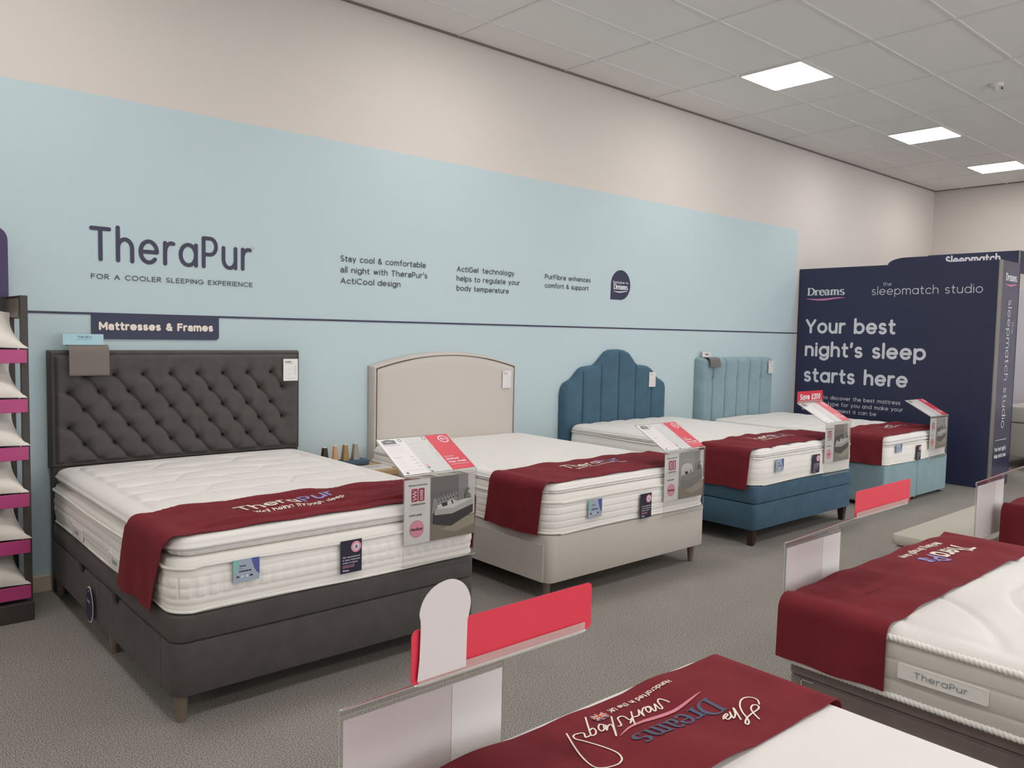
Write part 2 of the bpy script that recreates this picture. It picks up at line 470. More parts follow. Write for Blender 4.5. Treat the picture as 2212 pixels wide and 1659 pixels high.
O_ = arc(.25, .25, .25, .25, 0, 360, 28)
def dot(x, y):
    return [(x - .004, y), (x + .004, y)]
G = {
 ' ': (.22, []),
 'a': (.5, [O_, [(.5, .5), (.5, 0)]]),
 'b': (.5, [O_, [(0, .76), (0, 0)]]),
 'c': (.43, [arc(.25, .25, .25, .25, 45, 315)]),
 'd': (.5, [O_, [(.5, .76), (.5, 0)]]),
 'e': (.5, [arc(.25, .25, .25, .25, 0, 318) , [(0, .25), (.5, .25)]]),
 'f': (.26, [[(.1, 0), (.1, .6)] + arc(.24, .61, .14, .15, 180, 75)[1:], [(0, .48), (.25, .48)]]),
 'g': (.5, [O_, [(.5, .5), (.5, .0)] + arc(.25, .0, .25, .22, 0, -145)[1:]]),
 'h': (.42, [[(0, .76), (0, 0)], arc(.21, .29, .21, .21, 180, 0) + [(.42, 0)]]),
 'i': (0, [[(0, .5), (0, 0)], dot(0, .68)]),
 'k': (.38, [[(0, .76), (0, 0)], [(.35, .5), (0, .19)], [(.12, .3), (.38, 0)]]),
 'l': (0, [[(0, .76), (0, 0)]]),
 'm': (.70, [[(0, .5), (0, 0)], arc(.175, .31, .175, .19, 180, 0) + [(.35, 0)], arc(.525, .31, .175, .19, 180, 0) + [(.70, 0)]]),
 'n': (.42, [[(0, .5), (0, 0)], arc(.21, .29, .21, .21, 180, 0) + [(.42, 0)]]),
 'o': (.5, [O_]),
 'p': (.5, [O_, [(0, .5), (0, -.22)]]),
 'r': (.24, [[(0, .5), (0, 0)], arc(.2, .28, .2, .22, 180, 72)]),
 's': (.33, [arc(.165, .372, .15, .128, 38, 270) + arc(.165, .122, .165, .122, 90, -145)[1:]]),
 't': (.26, [[(.1, .68), (.1, .14)] + arc(.23, .14, .13, .14, 180, 285)[1:], [(0, .48), (.26, .48)]]),
 'u': (.42, [[(0, .5), (0, .21)] + arc(.21, .21, .21, .21, 180, 360)[1:], [(.42, .5), (.42, 0)]]),
 'v': (.42, [[(0, .5), (.21, 0)], [(.21, 0), (.42, .5)]]),
 'w': (.64, [[(0, .5), (.17, 0)], [(.17, 0), (.32, .5)], [(.32, .5), (.47, 0)], [(.47, 0), (.64, .5)]]),
 'x': (.4, [[(0, .5), (.4, 0)], [(0, 0), (.4, .5)]]),
 'y': (.42, [[(0, .5), (.21, 0)], [(.42, .5), (.12, -.22)]]),
 'A': (.6, [[(0, 0), (.3, .7)], [(.3, .7), (.6, 0)], [(.11, .24), (.49, .24)]]),
 'B': (.44, [[(0, 0), (0, .7)], [(0, .7), (.2, .7)] + arc(.2, .53, .17, .17, 90, -90)[1:] + [(0, .36)], [(.2, .36)] + arc(.22, .18, .2, .18, 90, -90) + [(0, 0)]]),
 '\u0251': (.40, [arc(.2, .32, .18, .18, 155, 0) + [(.38, 0)], [(.38, .29), (.17, .29)] + arc(.16, .145, .15, .145, 90, 270)[1:] + [(.22, .0), (.38, .1)]]),
 'C': (.6, [arc(.35, .35, .35, .35, 48, 312)]),
 'D': (.55, [[(0, 0), (0, .7)], [(0, .7), (.2, .7)] + arc(.2, .35, .35, .35, 90, -90)[1:] + [(0, 0)]]),
 'E': (.4, [[(0, 0), (0, .7)], [(0, .7), (.4, .7)], [(0, .36), (.36, .36)], [(0, 0), (.4, 0)]]),
 'F': (.4, [[(0, 0), (0, .7)], [(0, .7), (.4, .7)], [(0, .36), (.36, .36)]]),
 'G': (.66, [arc(.35, .35, .35, .35, 48, 350) + [(.69, .33)], [(.4, .34), (.7, .34)]]),
 'H': (.5, [[(0, 0), (0, .7)], [(.5, 0), (.5, .7)], [(0, .36), (.5, .36)]]),
 'I': (0, [[(0, 0), (0, .7)]]),
 'K': (.48, [[(0, 0), (0, .7)], [(.45, .7), (0, .28)], [(.14, .4), (.48, 0)]]),
 'L': (.36, [[(0, .7), (0, 0)], [(0, 0), (.36, 0)]]),
 'M': (.66, [[(0, 0), (0, .7)], [(0, .7), (.33, .2)], [(.33, .2), (.66, .7)], [(.66, .7), (.66, 0)]]),
 'N': (.52, [[(0, 0), (0, .7)], [(0, .7), (.52, 0)], [(.52, 0), (.52, .7)]]),
 'O': (.7, [arc(.35, .35, .35, .35, 0, 360, 32)]),
 'P': (.42, [[(0, 0), (0, .7)], [(0, .7), (.22, .7)] + arc(.22, .5, .2, .2, 90, -90)[1:] + [(0, .3)]]),
 'R': (.45, [[(0, 0), (0, .7)], [(0, .7), (.22, .7)] + arc(.22, .51, .19, .19, 90, -90)[1:] + [(0, .32)], [(.2, .32), (.45, 0)]]),
 'S': (.44, [arc(.22, .52, .19, .18, 40, 270) + arc(.22, .17, .22, .17, 90, -145)[1:]]),
 'T': (.5, [[(0, .7), (.5, .7)], [(.25, .7), (.25, 0)]]),
 'U': (.5, [[(0, .7), (0, .25)] + arc(.25, .25, .25, .25, 180, 360)[1:] + [(.5, .7)]]),
 'W': (.85, [[(0, .7), (.22, 0)], [(.22, 0), (.425, .7)], [(.425, .7), (.63, 0)], [(.63, 0), (.85, .7)]]),
 'X': (.52, [[(0, 0), (.52, .7)], [(0, .7), (.52, 0)]]),
 'Y': (.54, [[(0, .7), (.27, .3)], [(.54, .7), (.27, .3)], [(.27, .3), (.27, 0)]]),
 '0': (.44, [arc(.22, .35, .22, .35, 0, 360, 28)]),
 '2': (.42, [arc(.21, .5, .2, .2, 170, -30) + [(0, 0)], [(0, 0), (.42, 0)]]),
 '8': (.42, [arc(.21, .53, .17, .17, 0, 360, 20), arc(.21, .18, .21, .18, 0, 360, 20)]),
 '%': (.7, [arc(.14, .55, .13, .14, 0, 360, 16), arc(.56, .15, .13, .14, 0, 360, 16), [(.56, .7), (.14, 0)]]),
 '\u00a3': (.42, [arc(.24, .5, .16, .2, 30, 180) + [(.1, .2), (.0, 0)], [(0, 0), (.42, 0)], [(0, .34), (.3, .34)]]),
 '&': (.52, [spl([(.52, 0), (.12, .46), (.12, .6), (.24, .7), (.36, .6), (.3, .46), (.08, .3), (.02, .14), (.2, 0), (.38, .08), (.5, .3)])]),
 "'": (.04, [[(.03, .74), (.0, .56)]]),
 '-': (.24, [[(0, .25), (.24, .25)]]),
 '.': (0, [dot(0, .01)]),
 '\u00ae': (.24, [arc(.1, .62, .1, .1, 0, 360, 16)]),
}
# the bold serif word mark: strokes get thick where they run upright
SER = {
 'D': (.66, [[(.12, 0), (.12, .7)], [(.0, .69), (.3, .69)] + arc(.3, .35, .32, .34, 90, -90)[1:] + [(0, .01)]], .62),
 'r': (.40, [[(.1, .48), (.1, 0)], [(0, .47), (.1, .47)], [(-.02, .01), (.24, .01)], arc(.26, .3, .16, .17, 180, 40)], .4),
 'e': (.44, [arc(.22, .24, .2, .25, 0, 318, 22), [(.04, .27), (.42, .27)]], .44),
 'a': (.46, [arc(.18, .36, .14, .13, 160, 0) + [(.32, .08), (.42, .01)], arc(.17, .13, .14, .13, 70, 330)], .46),
 'm': (.84, [[(.1, .48), (.1, 0)], [(0, .47), (.1, .47)], [(-.02, .01), (.22, .01)], arc(.25, .32, .15, .16, 180, 0) + [(.4, 0)], [(.3, .01), (.5, .01)], arc(.55, .32, .15, .16, 180, 0) + [(.7, 0)], [(.6, .01), (.84, .01)]], .84),
 's': (.36, [arc(.18, .37, .14, .12, 30, 270) + arc(.18, .12, .16, .12, 90, -150)[1:]], .36),
}

STROKE = [0]
def ribbon(m, pts, w, mapf, mi=0, cap=True, contrast=None):
    P = [np.array(p, float) for p in pts]
    closed = np.linalg.norm(P[0] - P[-1]) < 1e-6 and len(P) > 4
    Q = [P[0]]
    for p in P[1:]:
        if np.linalg.norm(p - Q[-1]) > 1e-7:
            Q.append(p)
    P = Q
    n = len(P)
    if n < 2:
        return
    o0 = Vector(mapf(*P[0])); e = 1e-3
    N3 = (Vector(mapf(P[0][0] + e, P[0][1])) - o0).cross(Vector(mapf(P[0][0], P[0][1] + e)) - o0).normalized()
    STROKE[0] = (STROKE[0] + 1) % 6
    lift = .00018 * STROKE[0]
    L = []; Rr = []
    for i in range(n):
        if closed and i in (0, n - 1):
            t0, t1 = P[-1] - P[-2], P[1] - P[0]
        else:
            t0 = P[i] - P[i - 1] if i > 0 else P[1] - P[0]
            t1 = P[i + 1] - P[i] if i < n - 1 else P[-1] - P[-2]
        t0 = t0 / np.linalg.norm(t0); t1 = t1 / np.linalg.norm(t1)
        t = t0 + t1
        nt = np.linalg.norm(t)
        t = t / nt if nt > 1e-6 else t1
        ww = w(i / (n - 1)) if callable(w) else w
        if contrast:
            ww = ww * (contrast + (1 - contrast) * abs(t[1]) ** 1.3)
        k = min(1.5, 1 / max(0.5, float(np.dot(t, t1))))
        nn = np.array((-t[1], t[0])) * ww * 0.5 * k
        L.append(P[i] + nn); Rr.append(P[i] - nn)
    def at(q, u):
        return Vector(mapf(*q)) + N3 * (lift + .00012 * u)
    poly = [at(q, i / n) for i, q in enumerate(L)] + [at(q, i / n) for i, q in enumerate(Rr)]
    m.add(poly, [(n + i, n + i + 1, i + 1, i) for i in range(n - 1)], mi)
    if cap and not closed:
        for (p, a, b, u) in ((P[0], L[0], P[0] - P[1], 0), (P[-1], L[-1], P[-1] - P[-2], 1)):
            r = np.linalg.norm(a - p)
            ang = math.atan2(b[1], b[0])
            fan = [p + r * np.array((math.cos(ang + PI * (k / 8 - .5)), math.sin(ang + PI * (k / 8 - .5)))) for k in range(9)]
            m.add([at(q, u) for q in fan], [tuple(range(9))], mi)

def densify(pts, step):
    out = [pts[0]]
    for a, b in zip(pts[:-1], pts[1:]):
        d = math.dist(a, b)
        k = max(1, int(d / step))
        for i in range(1, k + 1):
            out.append((a[0] + (b[0] - a[0]) * i / k, a[1] + (b[1] - a[1]) * i / k))
    return out

def text(m, s, mapf, cap, wt=0.14, width=None, gap=None, dbl=False, mi=0, round_=True, x0=0.0, y0=0.0, align='l', step=None, serif=False):
    """lay the words out in a plane; mapf(u, v) puts each point in the world. cap: capital height; wt: stroke / cap"""
    k = cap / 0.7
    w = wt * cap
    g = gap if gap is not None else 0.16 + wt * 0.42
    pen = 0.0; strokes = []
    if dbl:
        s = s.replace('a', '\u0251')
    for ch in s:
        if serif:
            adv, ss = SER[ch][0], SER[ch][1]
            gg = .05
        else:
            adv, ss = G[ch]
            gg = g
            if ch == '\u00ae':
                ss = [[(a, b) for a, b in q] for q in ss]
        thin = 0.35 if ch == '\u00ae' else 1.0
        for q in ss:
            strokes.append(([(pen + a, b) for a, b in q], thin))
        pen += adv + gg
    total = pen - g if not serif else pen
    sx = k
    yk = (cap - w) / 0.7 if not serif else k
    if width:
        sx = (width - w) / total
    off = {'l': 0, 'c': -total * sx / 2, 'r': -total * sx}[align]
    for q, thin in strokes:
        pts = [(x0 + off + w / 2 * (align == 'l') + a * sx, y0 + w / 2 + b * yk) for a, b in q]
        if step:
            pts = densify(pts, step)
        ribbon(m, pts, w * thin, mapf, mi, cap=round_, contrast=0.34 if serif else None)
    return total * sx

def plane(P, U, V):
    P, U, V = Vector(P), Vector(U), Vector(V)
    return lambda a, b: P + U * a + V * b

def textlines(m, mapf, x, y, n, w, dy, h=0.0016, mi=0, jit=0.3):
    """rows of fine print too small to read: thin dashes"""
    for i in range(n):
        ww = w * (1 - jit * random.random())
        yy = y - i * dy
        xx = x
        while xx < x + ww:
            d = min(0.004 + 0.009 * random.random(), x + ww - xx)
            m.add([mapf(xx, yy), mapf(xx + d, yy), mapf(xx + d, yy + h), mapf(xx, yy + h)], [(0, 1, 2, 3)], mi)
            xx += d + 0.0022

def swoosh(m, mapf, x0, x1, y, h, t, mi=0):
    pts = [(x0 + (x1 - x0) * k / 24, y + h * math.sin(-2 * PI * (k / 24) * 0.95 + .6) * (0.5 + .3 * k / 24)) for k in range(25)]
    ribbon(m, pts, lambda u: t * (0.12 + math.sin(PI * min(1, max(0, u))) ** 0.8), mapf, mi, cap=False)

# ------------------------------------------------------------------ room shell
XL, XR, YF, CZ = -8.0, 13.385, -11.0, 3.905
BLUE_X, BLUE_Z = 9.312, 2.912
m = MB()
m.quad((XL, 0, 0), (BLUE_X, 0, 0), (BLUE_X, 0, BLUE_Z), (XL, 0, BLUE_Z), 1)
m.quad((XL, 0, BLUE_Z), (BLUE_X, 0, BLUE_Z), (BLUE_X, 0, CZ + .05), (XL, 0, CZ + .05), 0)
m.quad((BLUE_X, 0, 0), (XR, 0, 0), (XR, 0, CZ + .05), (BLUE_X, 0, CZ + .05), 0)
m.quad((XL, .12, 0), (XL, .12, CZ + .05), (XR, .12, CZ + .05), (XR, .12, 0), 0)
m.quad((XL, 0, CZ + .05), (XR, 0, CZ + .05), (XR, .12, CZ + .05), (XL, .12, CZ + .05), 0)
struct(m.build('wall_back', ['wall', 'wall_blue']))
struct(MB().box(XR, XR + .12, YF, 0.12, 0, CZ + .05).build('wall_right', 'wall'))
struct(MB().box(XL - .12, XL, YF, 0.12, 0, CZ + .05).build('wall_left', 'wall'))
m = MB()
WX0, WX1, WZ0, WZ1 = -0.6, 12.6, .15, 3.1
m.box(XL, XR, YF - .12, YF, WZ1, CZ + .05)
m.box(XL, XR, YF - .12, YF, 0, WZ0)
m.box(XL, WX0, YF - .12, YF, WZ0, WZ1)
m.box(WX1, XR, YF - .12, YF, WZ0, WZ1)
struct(m.build('wall_front', 'wall'))
wn = bpy.data.objects.new('added_window_1', None)            # unseen glazed shopfront, added behind the camera to light the front faces
COL.objects.link(wn); wn.location = ((WX0 + WX1) / 2, YF - .06, WZ0); WORLD['added_window_1'] = Vector(wn.location); struct(wn)
m = MB()
for k in range(8):
    xx = WX0 + (WX1 - WX0) * k / 7
    m.box(xx - .03, xx + .03, YF - .09, YF - .03, WZ0, WZ1)
m.box(WX0, WX1, YF - .09, YF - .03, WZ1 - .05, WZ1); m.box(WX0, WX1, YF - .09, YF - .03, WZ0, WZ0 + .05)
m.build('added_window_frame', 'alu', wn)
m = MB(); m.quad((WX0, YF - .06, WZ0), (WX1, YF - .06, WZ0), (WX1, YF - .06, WZ1), (WX0, YF - .06, WZ1))
m.build('added_window_glass', 'glass', wn)
struct(MB().box(XL, XR, YF, 0, -.1, 0).build('floor', 'carpet'))
struct(MB().box(XL, XR, YF, 0, CZ + .008, CZ + .06).build('ceiling', 'ceiling'))
m = MB()
ys = [-0.41 - 0.607 * k for k in range(19)]
for y in ys:
    m.box(XL, XR, y - .012, y + .012, CZ, CZ + .008)
x = 5.16 - 1.2 * 10
while x < XR:
    m.box(x - .010, x + .010, YF, 0, CZ + .001, CZ + .008)
    x += 1.2
for lx in (6.96, 9.36, 11.76):
    m.box(lx - .010, lx + .010, -1.624, -1.017, CZ + .001, CZ + .008)
struct(m.build('trim_1', 'tbar'))                      # ceiling grid bars
m = MB()
m.box(XL, XR, -.022, 0, CZ - .004, CZ + .008)
m.box(XR - .022, XR, YF, 0, CZ - .004, CZ + .008)
struct(m.build('trim_2', 'rack_light'))                # wall angle, dark grey painted in for the shadow gap at the ceiling
struct(MB().box(XL, 9.38, -.018, 0, 0, .095, bev=.004).build('baseboard_back', 'skirting'))
struct(MB().box(XR - .018, XR, YF, -.02, 0, .095, bev=.004).build('baseboard_right', 'skirting'))
struct(MB().box(.90, 9.385, -.004, 0, 1.621, 1.634).build('trim_3', 'ink'))   # thin dark line along the blue wall

# ceiling lights
places = {(6.667, 0): 'square LED ceiling panel nearest the camera, above the beige bed', (9.663, 0): 'square LED ceiling panel, middle one of the visible row of three',
          (12.06, 0): 'square LED ceiling panel farthest away, near the far corner of the shop'}
for r_, y in enumerate((-1.32, -4.35, -7.39, -10.42)):
    for x in (-5.33, -2.33, .667, 3.667, 6.667, 9.663, 12.06):
        lab = places.get((x, r_), 'square LED ceiling panel outside the picture, over the shop floor')
        t = thing('ceiling_light', lab, 'ceiling light', (x, y, CZ - .006), 'square LED panels in the suspended ceiling')
        m = MB()
        for (a, b, c, d) in ((-.3, .3, -.3, -.286), (-.3, .3, .286, .3), (-.3, -.286, -.286, .286), (.286, .3, -.286, .286)):
            m.box(x + a, x + b, y + c, y + d, CZ - .006, CZ + .004)
        m.build('frame', 'plastic', t)
        m = MB()
        m.slab(rrect(.572, .572, .03), (x - .286, y + .286, CZ - .004), (1, 0, 0), (0, -1, 0), .006)
        m.build('diffuser', 'lamp', t)

t = thing('smoke_detector', 'small white round smoke detector on the ceiling tiles', 'smoke detector', (8.21, -2.52, CZ - .055))
m = MB(); m.lathe([(.055, .055), (.055, .04), (.05, .03), (.03, .028)][::-1], (8.21, -2.52, CZ - .055 + .008), 24)
m.build('base', 'plastic', t, True, .6)
m = MB(); m.lathe([(.02, -.012), (.032, -.008), (.034, .02), (.03, .03)], (8.21, -2.52, CZ - .043), 20)
m.build('sensor_head', 'plastic', t, True, .6)
m = MB()
m.box(8.19, 8.225, -2.57, -2.566, CZ - .05, CZ - .03)
m.build('sensor_window', 'dark', t)

# ------------------------------------------------------------------ wall lettering
wallmap = plane((0, -.003, 0), (1, 0, 0), (0, 0, 1))
def wl(lab, cat='wall lettering'):
    return tag(m.build('wall_lettering', mats), lab, cat, 'lettering on the blue wall')
m = MB(); mats = ['ink', 'ink_light']
text(m, 'TheraPur', wallmap, .205, .118, .99, gap=.255, mi=0, x0=1.268, y0=1.94)
m2 = arc(2.268, 2.094, .012, .012, 0, 360, 20)
ribbon(m, m2, .0022, wallmap, 1)
text(m, 'R', wallmap, .011, .16, x0=2.2645, y0=2.089, mi=1)
wl('largest dark rounded lettering, high on the blue wall above the charcoal headboard')
m = MB(); mats = ['ink_grey']
text(m, 'FOR A COOLER SLEEPING EXPERIENCE', wallmap, .031, .15, .993, gap=.25, x0=1.274, y0=1.834)
wl('single line of spaced small capitals under the largest wall lettering')
def block(lab, x, lines):
    t = thing('wall_lettering', lab, 'wall lettering', (x, 0, lines[-1][1] - .02), 'lettering on the blue wall')
    for runs, z in lines:
        m = MB()
        for s_, dx, w_ in runs:
            if s_ == '\u00ae':
                text(m, s_, wallmap, .04, .10, x0=x + dx, y0=z + .004, mi=1)
            else:
                text(m, s_, wallmap, .044, .145, w_, dbl=True, x0=x + dx, y0=z)
        m.build('text_line', ['ink_grey', 'ink_light'], t)
block('three dark lines of wall text above the gap beside the charcoal headboard', 2.931,
      [([('Stay cool & comfortable', 0, .755)], 2.057), ([("all night with TheraPur's", 0, .77)], 1.976), ([('ActiCool', 0, .285), ('\u00ae', .291, 0), ('design', .315, .205)], 1.896)])
block("three dark lines of wall text above the beige headboard's right end", 3.993,
      [([('ActiGel', 0, .225), ('\u00ae', .233, 0), ('technology', .269, .355)], 2.052), ([('helps to regulate your', 0, .69)], 1.975), ([('body temperature', 0, .565)], 1.897)])
block('two-line dark wall text left of the round-topped navy badge', 4.984,
      [([('PurFibre', 0, .268), ('\u00ae', .274, 0), ('enhances', .301, .293)], 2.05), ([('comfort & support', 0, .57)], 1.972)])

def serif_word(m, mapf, x0, y0, cap, width, mi=0, step=None, wt=.27):
    text(m, 'Dreams', mapf, cap, wt, width, x0=x0, y0=y0, mi=mi, round_=False, serif=True, step=step)

t = thing('wall_badge', 'navy badge with rounded top on the blue wall above the petrol blue headboard', 'badge', (6.0, 0, 1.905))
out = [(5.865, 1.905), (6.02, 1.905)] + arc(6.01, 2.05, .142, .145, -85, 180, 30) + []
m = MB(); m.slab(out, (0, -.003, 0), (1, 0, 0), (0, 0, 1), .003)
m.build('badge_plate', 'navy', t)
bm_ = plane((0, -.005, 0), (1, 0, 0), (0, 0, 1))
m = MB()
text(m, 'Exclusive to', bm_, .024, .17, .222, x0=5.897, y0=2.062)
serif_word(m, bm_, 5.897, 2.0, .05, .222)
swoosh(m, bm_, 5.90, 6.115, 1.985, .008, .010)
m.build('lettering', 'white_ink', t)

t = thing('wall_sign', 'small navy sign tab hanging below the thin wall line above the charcoal headboard', 'sign', (1.65, 0, 1.477))
m = MB(); m.slab(rrect(.764, .152, .022, corners=(1, 1, 0, 0)), (1.272, -.008, 1.476), (1, 0, 0), (0, 0, 1), .008)
m.build('sign_plate', 'navy', t)
m = MB(); text(m, 'Mattresses & Frames', plane((0, -.010, 0), (1, 0, 0), (0, 0, 1)), .050, .24, .685, dbl=True, x0=1.312, y0=1.53)
m.build('lettering', 'cream_ink', t)

# ------------------------------------------------------------------ soft furnishing builders
def perimeter(x0, x1, y0, y1, r, step=.04, nc=8):
    """CCW points of a rounded rectangle with outward normals and running length"""
    P = []; N = []
    hx, hy = (x1 - x0), (y1 - y0)
    sides = [((x0 + r, y0), (x1 - r, y0), (0, -1)), ((x1, y0 + r), (x1, y1 - r), (1, 0)), ((x1 - r, y1), (x0 + r, y1), (0, 1)), ((x0, y1 - r), (x0, y0 + r), (-1, 0))]
    cs = [((x1 - r, y0 + r), -90), ((x1 - r, y1 - r), 0), ((x0 + r, y1 - r), 90), ((x0 + r, y0 + r), 180)]
    for (a, b, n), (c, a0) in zip(sides, cs):
        L = math.dist(a, b); k = max(1, int(L / step))
        for i in range(k):
            P.append((a[0] + (b[0] - a[0]) * i / k, a[1] + (b[1] - a[1]) * i / k)); N.append(n)
        for i in range(nc):
            an = math.radians(a0 + 90 * i / nc)
            P.append((c[0] + r * math.cos(an), c[1] + r * math.sin(an))); N.append((math.cos(an), math.sin(an)))
    P = np.array(P); N = np.array(N)
    d = np.linalg.norm(np.roll(P, -1, 0) - P, axis=1)
    S = np.concatenate([[0], np.cumsum(d)[:-1]])
    return P, N, S

def loft(m, x0, x1, y0, y1, r, prof, mi=0, step=.3, caps=(True, True), nc=8):
    P, N, S = perimeter(x0, x1, y0, y1, r, step, nc)
    n = len(P); vs = []; fs = []
    for off, z in prof:
        Q = P + N * off
        vs += [(q[0], q[1], z) for q in Q]
    for k in range(len(prof) - 1):
        for i in range(n):
            j = (i + 1) % n
            fs.append((k * n + i, k * n + j, (k + 1) * n + j, (k + 1) * n + i))
    if caps[0]:
        fs.append(tuple(range(n - 1, -1, -1)))
    if caps[1]:
        fs.append(tuple((len(prof) - 1) * n + i for i in range(n)))
    return m.add(vs, fs, mi)

def soft_box(m, x0, x1, y0, y1, z0, z1, r=.03, e=.012, mi=0):
    """upholstered block: rounded plan corners and softened edges"""
    pr = [(-e, z0), (-e * .3, z0 + e * .3), (0, z0 + e), (0, z1 - e), (-e * .3, z1 - e * .3), (-e, z1)]
    return loft(m, x0, x1, y0, y1, r, pr, mi)

class Mattress:
    """x0..x1 across, y0 (foot) .. y1 (head)"""
    def __init__(s, x0, x1, y0, y1, zb, zt, seam, style, top, foot_sign=-1, step=.016, r=.09, edge=.05, crown=.012):
        s.__dict__.update(locals())
        s.cx, s.cy, s.hx, s.hy = (x0 + x1) / 2, (y0 + y1) / 2, (x1 - x0) / 2, (y1 - y0) / 2
    def sd(s, x, y):
        qx = np.abs(x - s.cx) - s.hx + s.r
        qy = np.abs(y - s.cy) - s.hy + s.r
        return s.r - (np.hypot(np.maximum(qx, 0), np.maximum(qy, 0)) + np.minimum(np.maximum(qx, qy), 0))
    def T(s, x, y):
        x = np.asarray(x, float); y = np.asarray(y, float)
        d = np.maximum(0, s.sd(x, y))
        k = np.clip(1 - d / s.edge, 0, 1)
        z = s.zt - s.edge * .62 * (1 - np.sqrt(np.clip(1 - k * k, 0, 1)))
        u, v = (x - s.cx) / s.hx, (y - s.cy) / s.hy
        z = z + s.crown * (1 - u * u) * (1 - .6 * v * v)
        f = np.clip((d - .012) / .03, 0, 1) if s.top == 'pads' else np.clip((d - .02) / .06, 0, 1)
        return z + f * s.quilt(x - s.x0, y - s.y0, d)
    def quilt(s, x, y, d):
        if s.top == 'cloud':
            # long overlapping lozenges inside a plain margin
            w = np.clip((d - .10) / .02, 0, 1)
            row = y / .20 + .06 * np.sin(x * 6.8)
            k = np.floor(row)
            fr = np.abs(np.sin(PI * row))
            col = np.abs(np.sin(PI * (x / .46 + .5 * (k % 2) + .10 * np.cos(PI * row))))
            a = fr ** .45 * col ** .35
            groove = np.exp(-(fr / .10) ** 2) + np.exp(-(col / .09) ** 2)
            marg = -.012 * np.exp(-((d - .105) / .010) ** 2)
            return w * (.016 * a - .006 * np.minimum(1, groove) - .006) + marg
        if s.top == 'ticks':
            return .005 * np.sin(x * 9 + 1) * np.sin(y * 8) - .010 * np.exp(-((np.abs((x * 4.2) % 1 - .5) / .10) ** 2 + (np.abs((y * 5 + .5 * np.floor(x * 4.2)) % 1 - .5) / .17) ** 2))
        if s.top == 'pads':
            q = np.abs(np.sin(PI * x / .251))
            p = np.abs(np.sin(PI * y / .50))
            return .020 * (q ** .42 * (.75 + .25 * p ** .4) - .75) - .004 * np.exp(-(q / .08) ** 2)
        if s.top == 'waves':
            a = np.abs(np.sin(PI * (y / .19 + .18 * np.sin(x * 9))))
            b = np.abs(np.sin(PI * (x / .36)))
            return .022 * (a ** .45 * (.6 + .4 * b ** .5) - .6)
        if s.top == 'scroll':
            a = np.sin(x * 11 + 2.2 * np.sin(y * 7)) + np.sin(y * 12 + 2.0 * np.sin(x * 6 + 1))
            return -.012 * np.exp(-(a / .20) ** 2) + .004
        return .004 * np.sin(x * 7) * np.sin(y * 6)
    def side_off(s, S, z):
        zb, zs = s.zb, s.seam
        H = zs - zb
        t = (z - zb) / H
        base = .012 * np.sin(PI * np.clip(t, 0, 1)) ** .7 - .004
        S = np.asarray(S)
        if s.style == 'squares':
            # bottom roll, two rows of little squares between plain bands
            rows = [(0, .17, 0), (.17, .30, 0), (.30, .48, 1), (.48, .66, 1), (.66, .82, 0), (.82, 1.0, 0)]
            out = np.zeros_like(S)
            for a, b, sq in rows:
                if a <= t <= b + 1e-6:
                    q = math.sin(PI * (t - a) / (b - a)) ** .25 if 0 < (t - a) / (b - a) < 1 else 0
                    out = out + (.010 * q * (1 - np.exp(-(np.abs(np.sin(PI * S / .052)) / .22) ** 2)) if sq else .007 * q)
                    break
            return base + out
        if s.style == 'channels':
            n = max(4, round(H / .042))
            q = abs(math.sin(PI * t * n)) ** .16
            return base + .0055 * q * (.85 + .15 * np.abs(np.sin(PI * S / .20)) ** .5)
        if s.style == 'tufts':
            n = 3
            q = abs(math.sin(PI * t * n)) ** .4
            return base + .006 * q * (.6 + .4 * np.abs(np.sin(PI * S / .14)) ** .35)
        q = abs(math.sin(PI * t * 3)) ** .5
        return base + .003 * q
    def build(s, label, name='mattress', group='mattresses on the display beds', border='border', pipings=(), topper_style=True, rope=False):
        t = thing(name, label, 'mattress', (s.cx, s.cy, s.zb), group)
        # top surface
        def axis(a, b):
            L = b - a
            e = [0, .002, .007, .014, .024, .036, .05]
            k = int((L - .1) / s.step)
            mid = [.05 + (L - .1) * i / k for i in range(1, k)]
            return np.array([a + q for q in e] + [a + q for q in mid] + [b - q for q in e[::-1]])
        ax, ay = axis(s.x0, s.x1), axis(s.y0, s.y1)
        X, Y = np.meshgrid(ax, ay, indexing='ij')
        # push the square grid's corners onto the rounded plan
        U = np.clip((X - s.cx) / s.hx, -1, 1); V = np.clip((Y - s.cy) / s.hy, -1, 1)
        dx = np.abs(X - s.cx) - (s.hx - s.r); dy = np.abs(Y - s.cy) - (s.hy - s.r)
        mask = (dx > 0) & (dy > 0)
        mx = np.maximum(dx, dy); ln = np.hypot(dx, dy)
        k = np.where(mask & (ln > 1e-9), mx / np.maximum(ln, 1e-9), 1)
        X = np.where(mask, s.cx + np.sign(X - s.cx) * (s.hx - s.r + dx * k), X)
        Y = np.where(mask, s.cy + np.sign(Y - s.cy) * (s.hy - s.r + dy * k), Y)
        Z = s.T(X, Y)
        m = MB()
        m.grid(np.stack([X, Y, Z], -1))
        nx, ny = X.shape
        idx = [(i, 0) for i in range(nx - 1)] + [(nx - 1, j) for j in range(ny - 1)] + [(i, ny - 1) for i in range(nx - 1, 0, -1)] + [(0, j) for j in range(ny - 1, 0, -1)]
        P = np.array([(X[i, j], Y[i, j]) for i, j in idx]); ZT = np.array([Z[i, j] for i, j in idx])
        n = len(P)
        # outward normals
        N = []
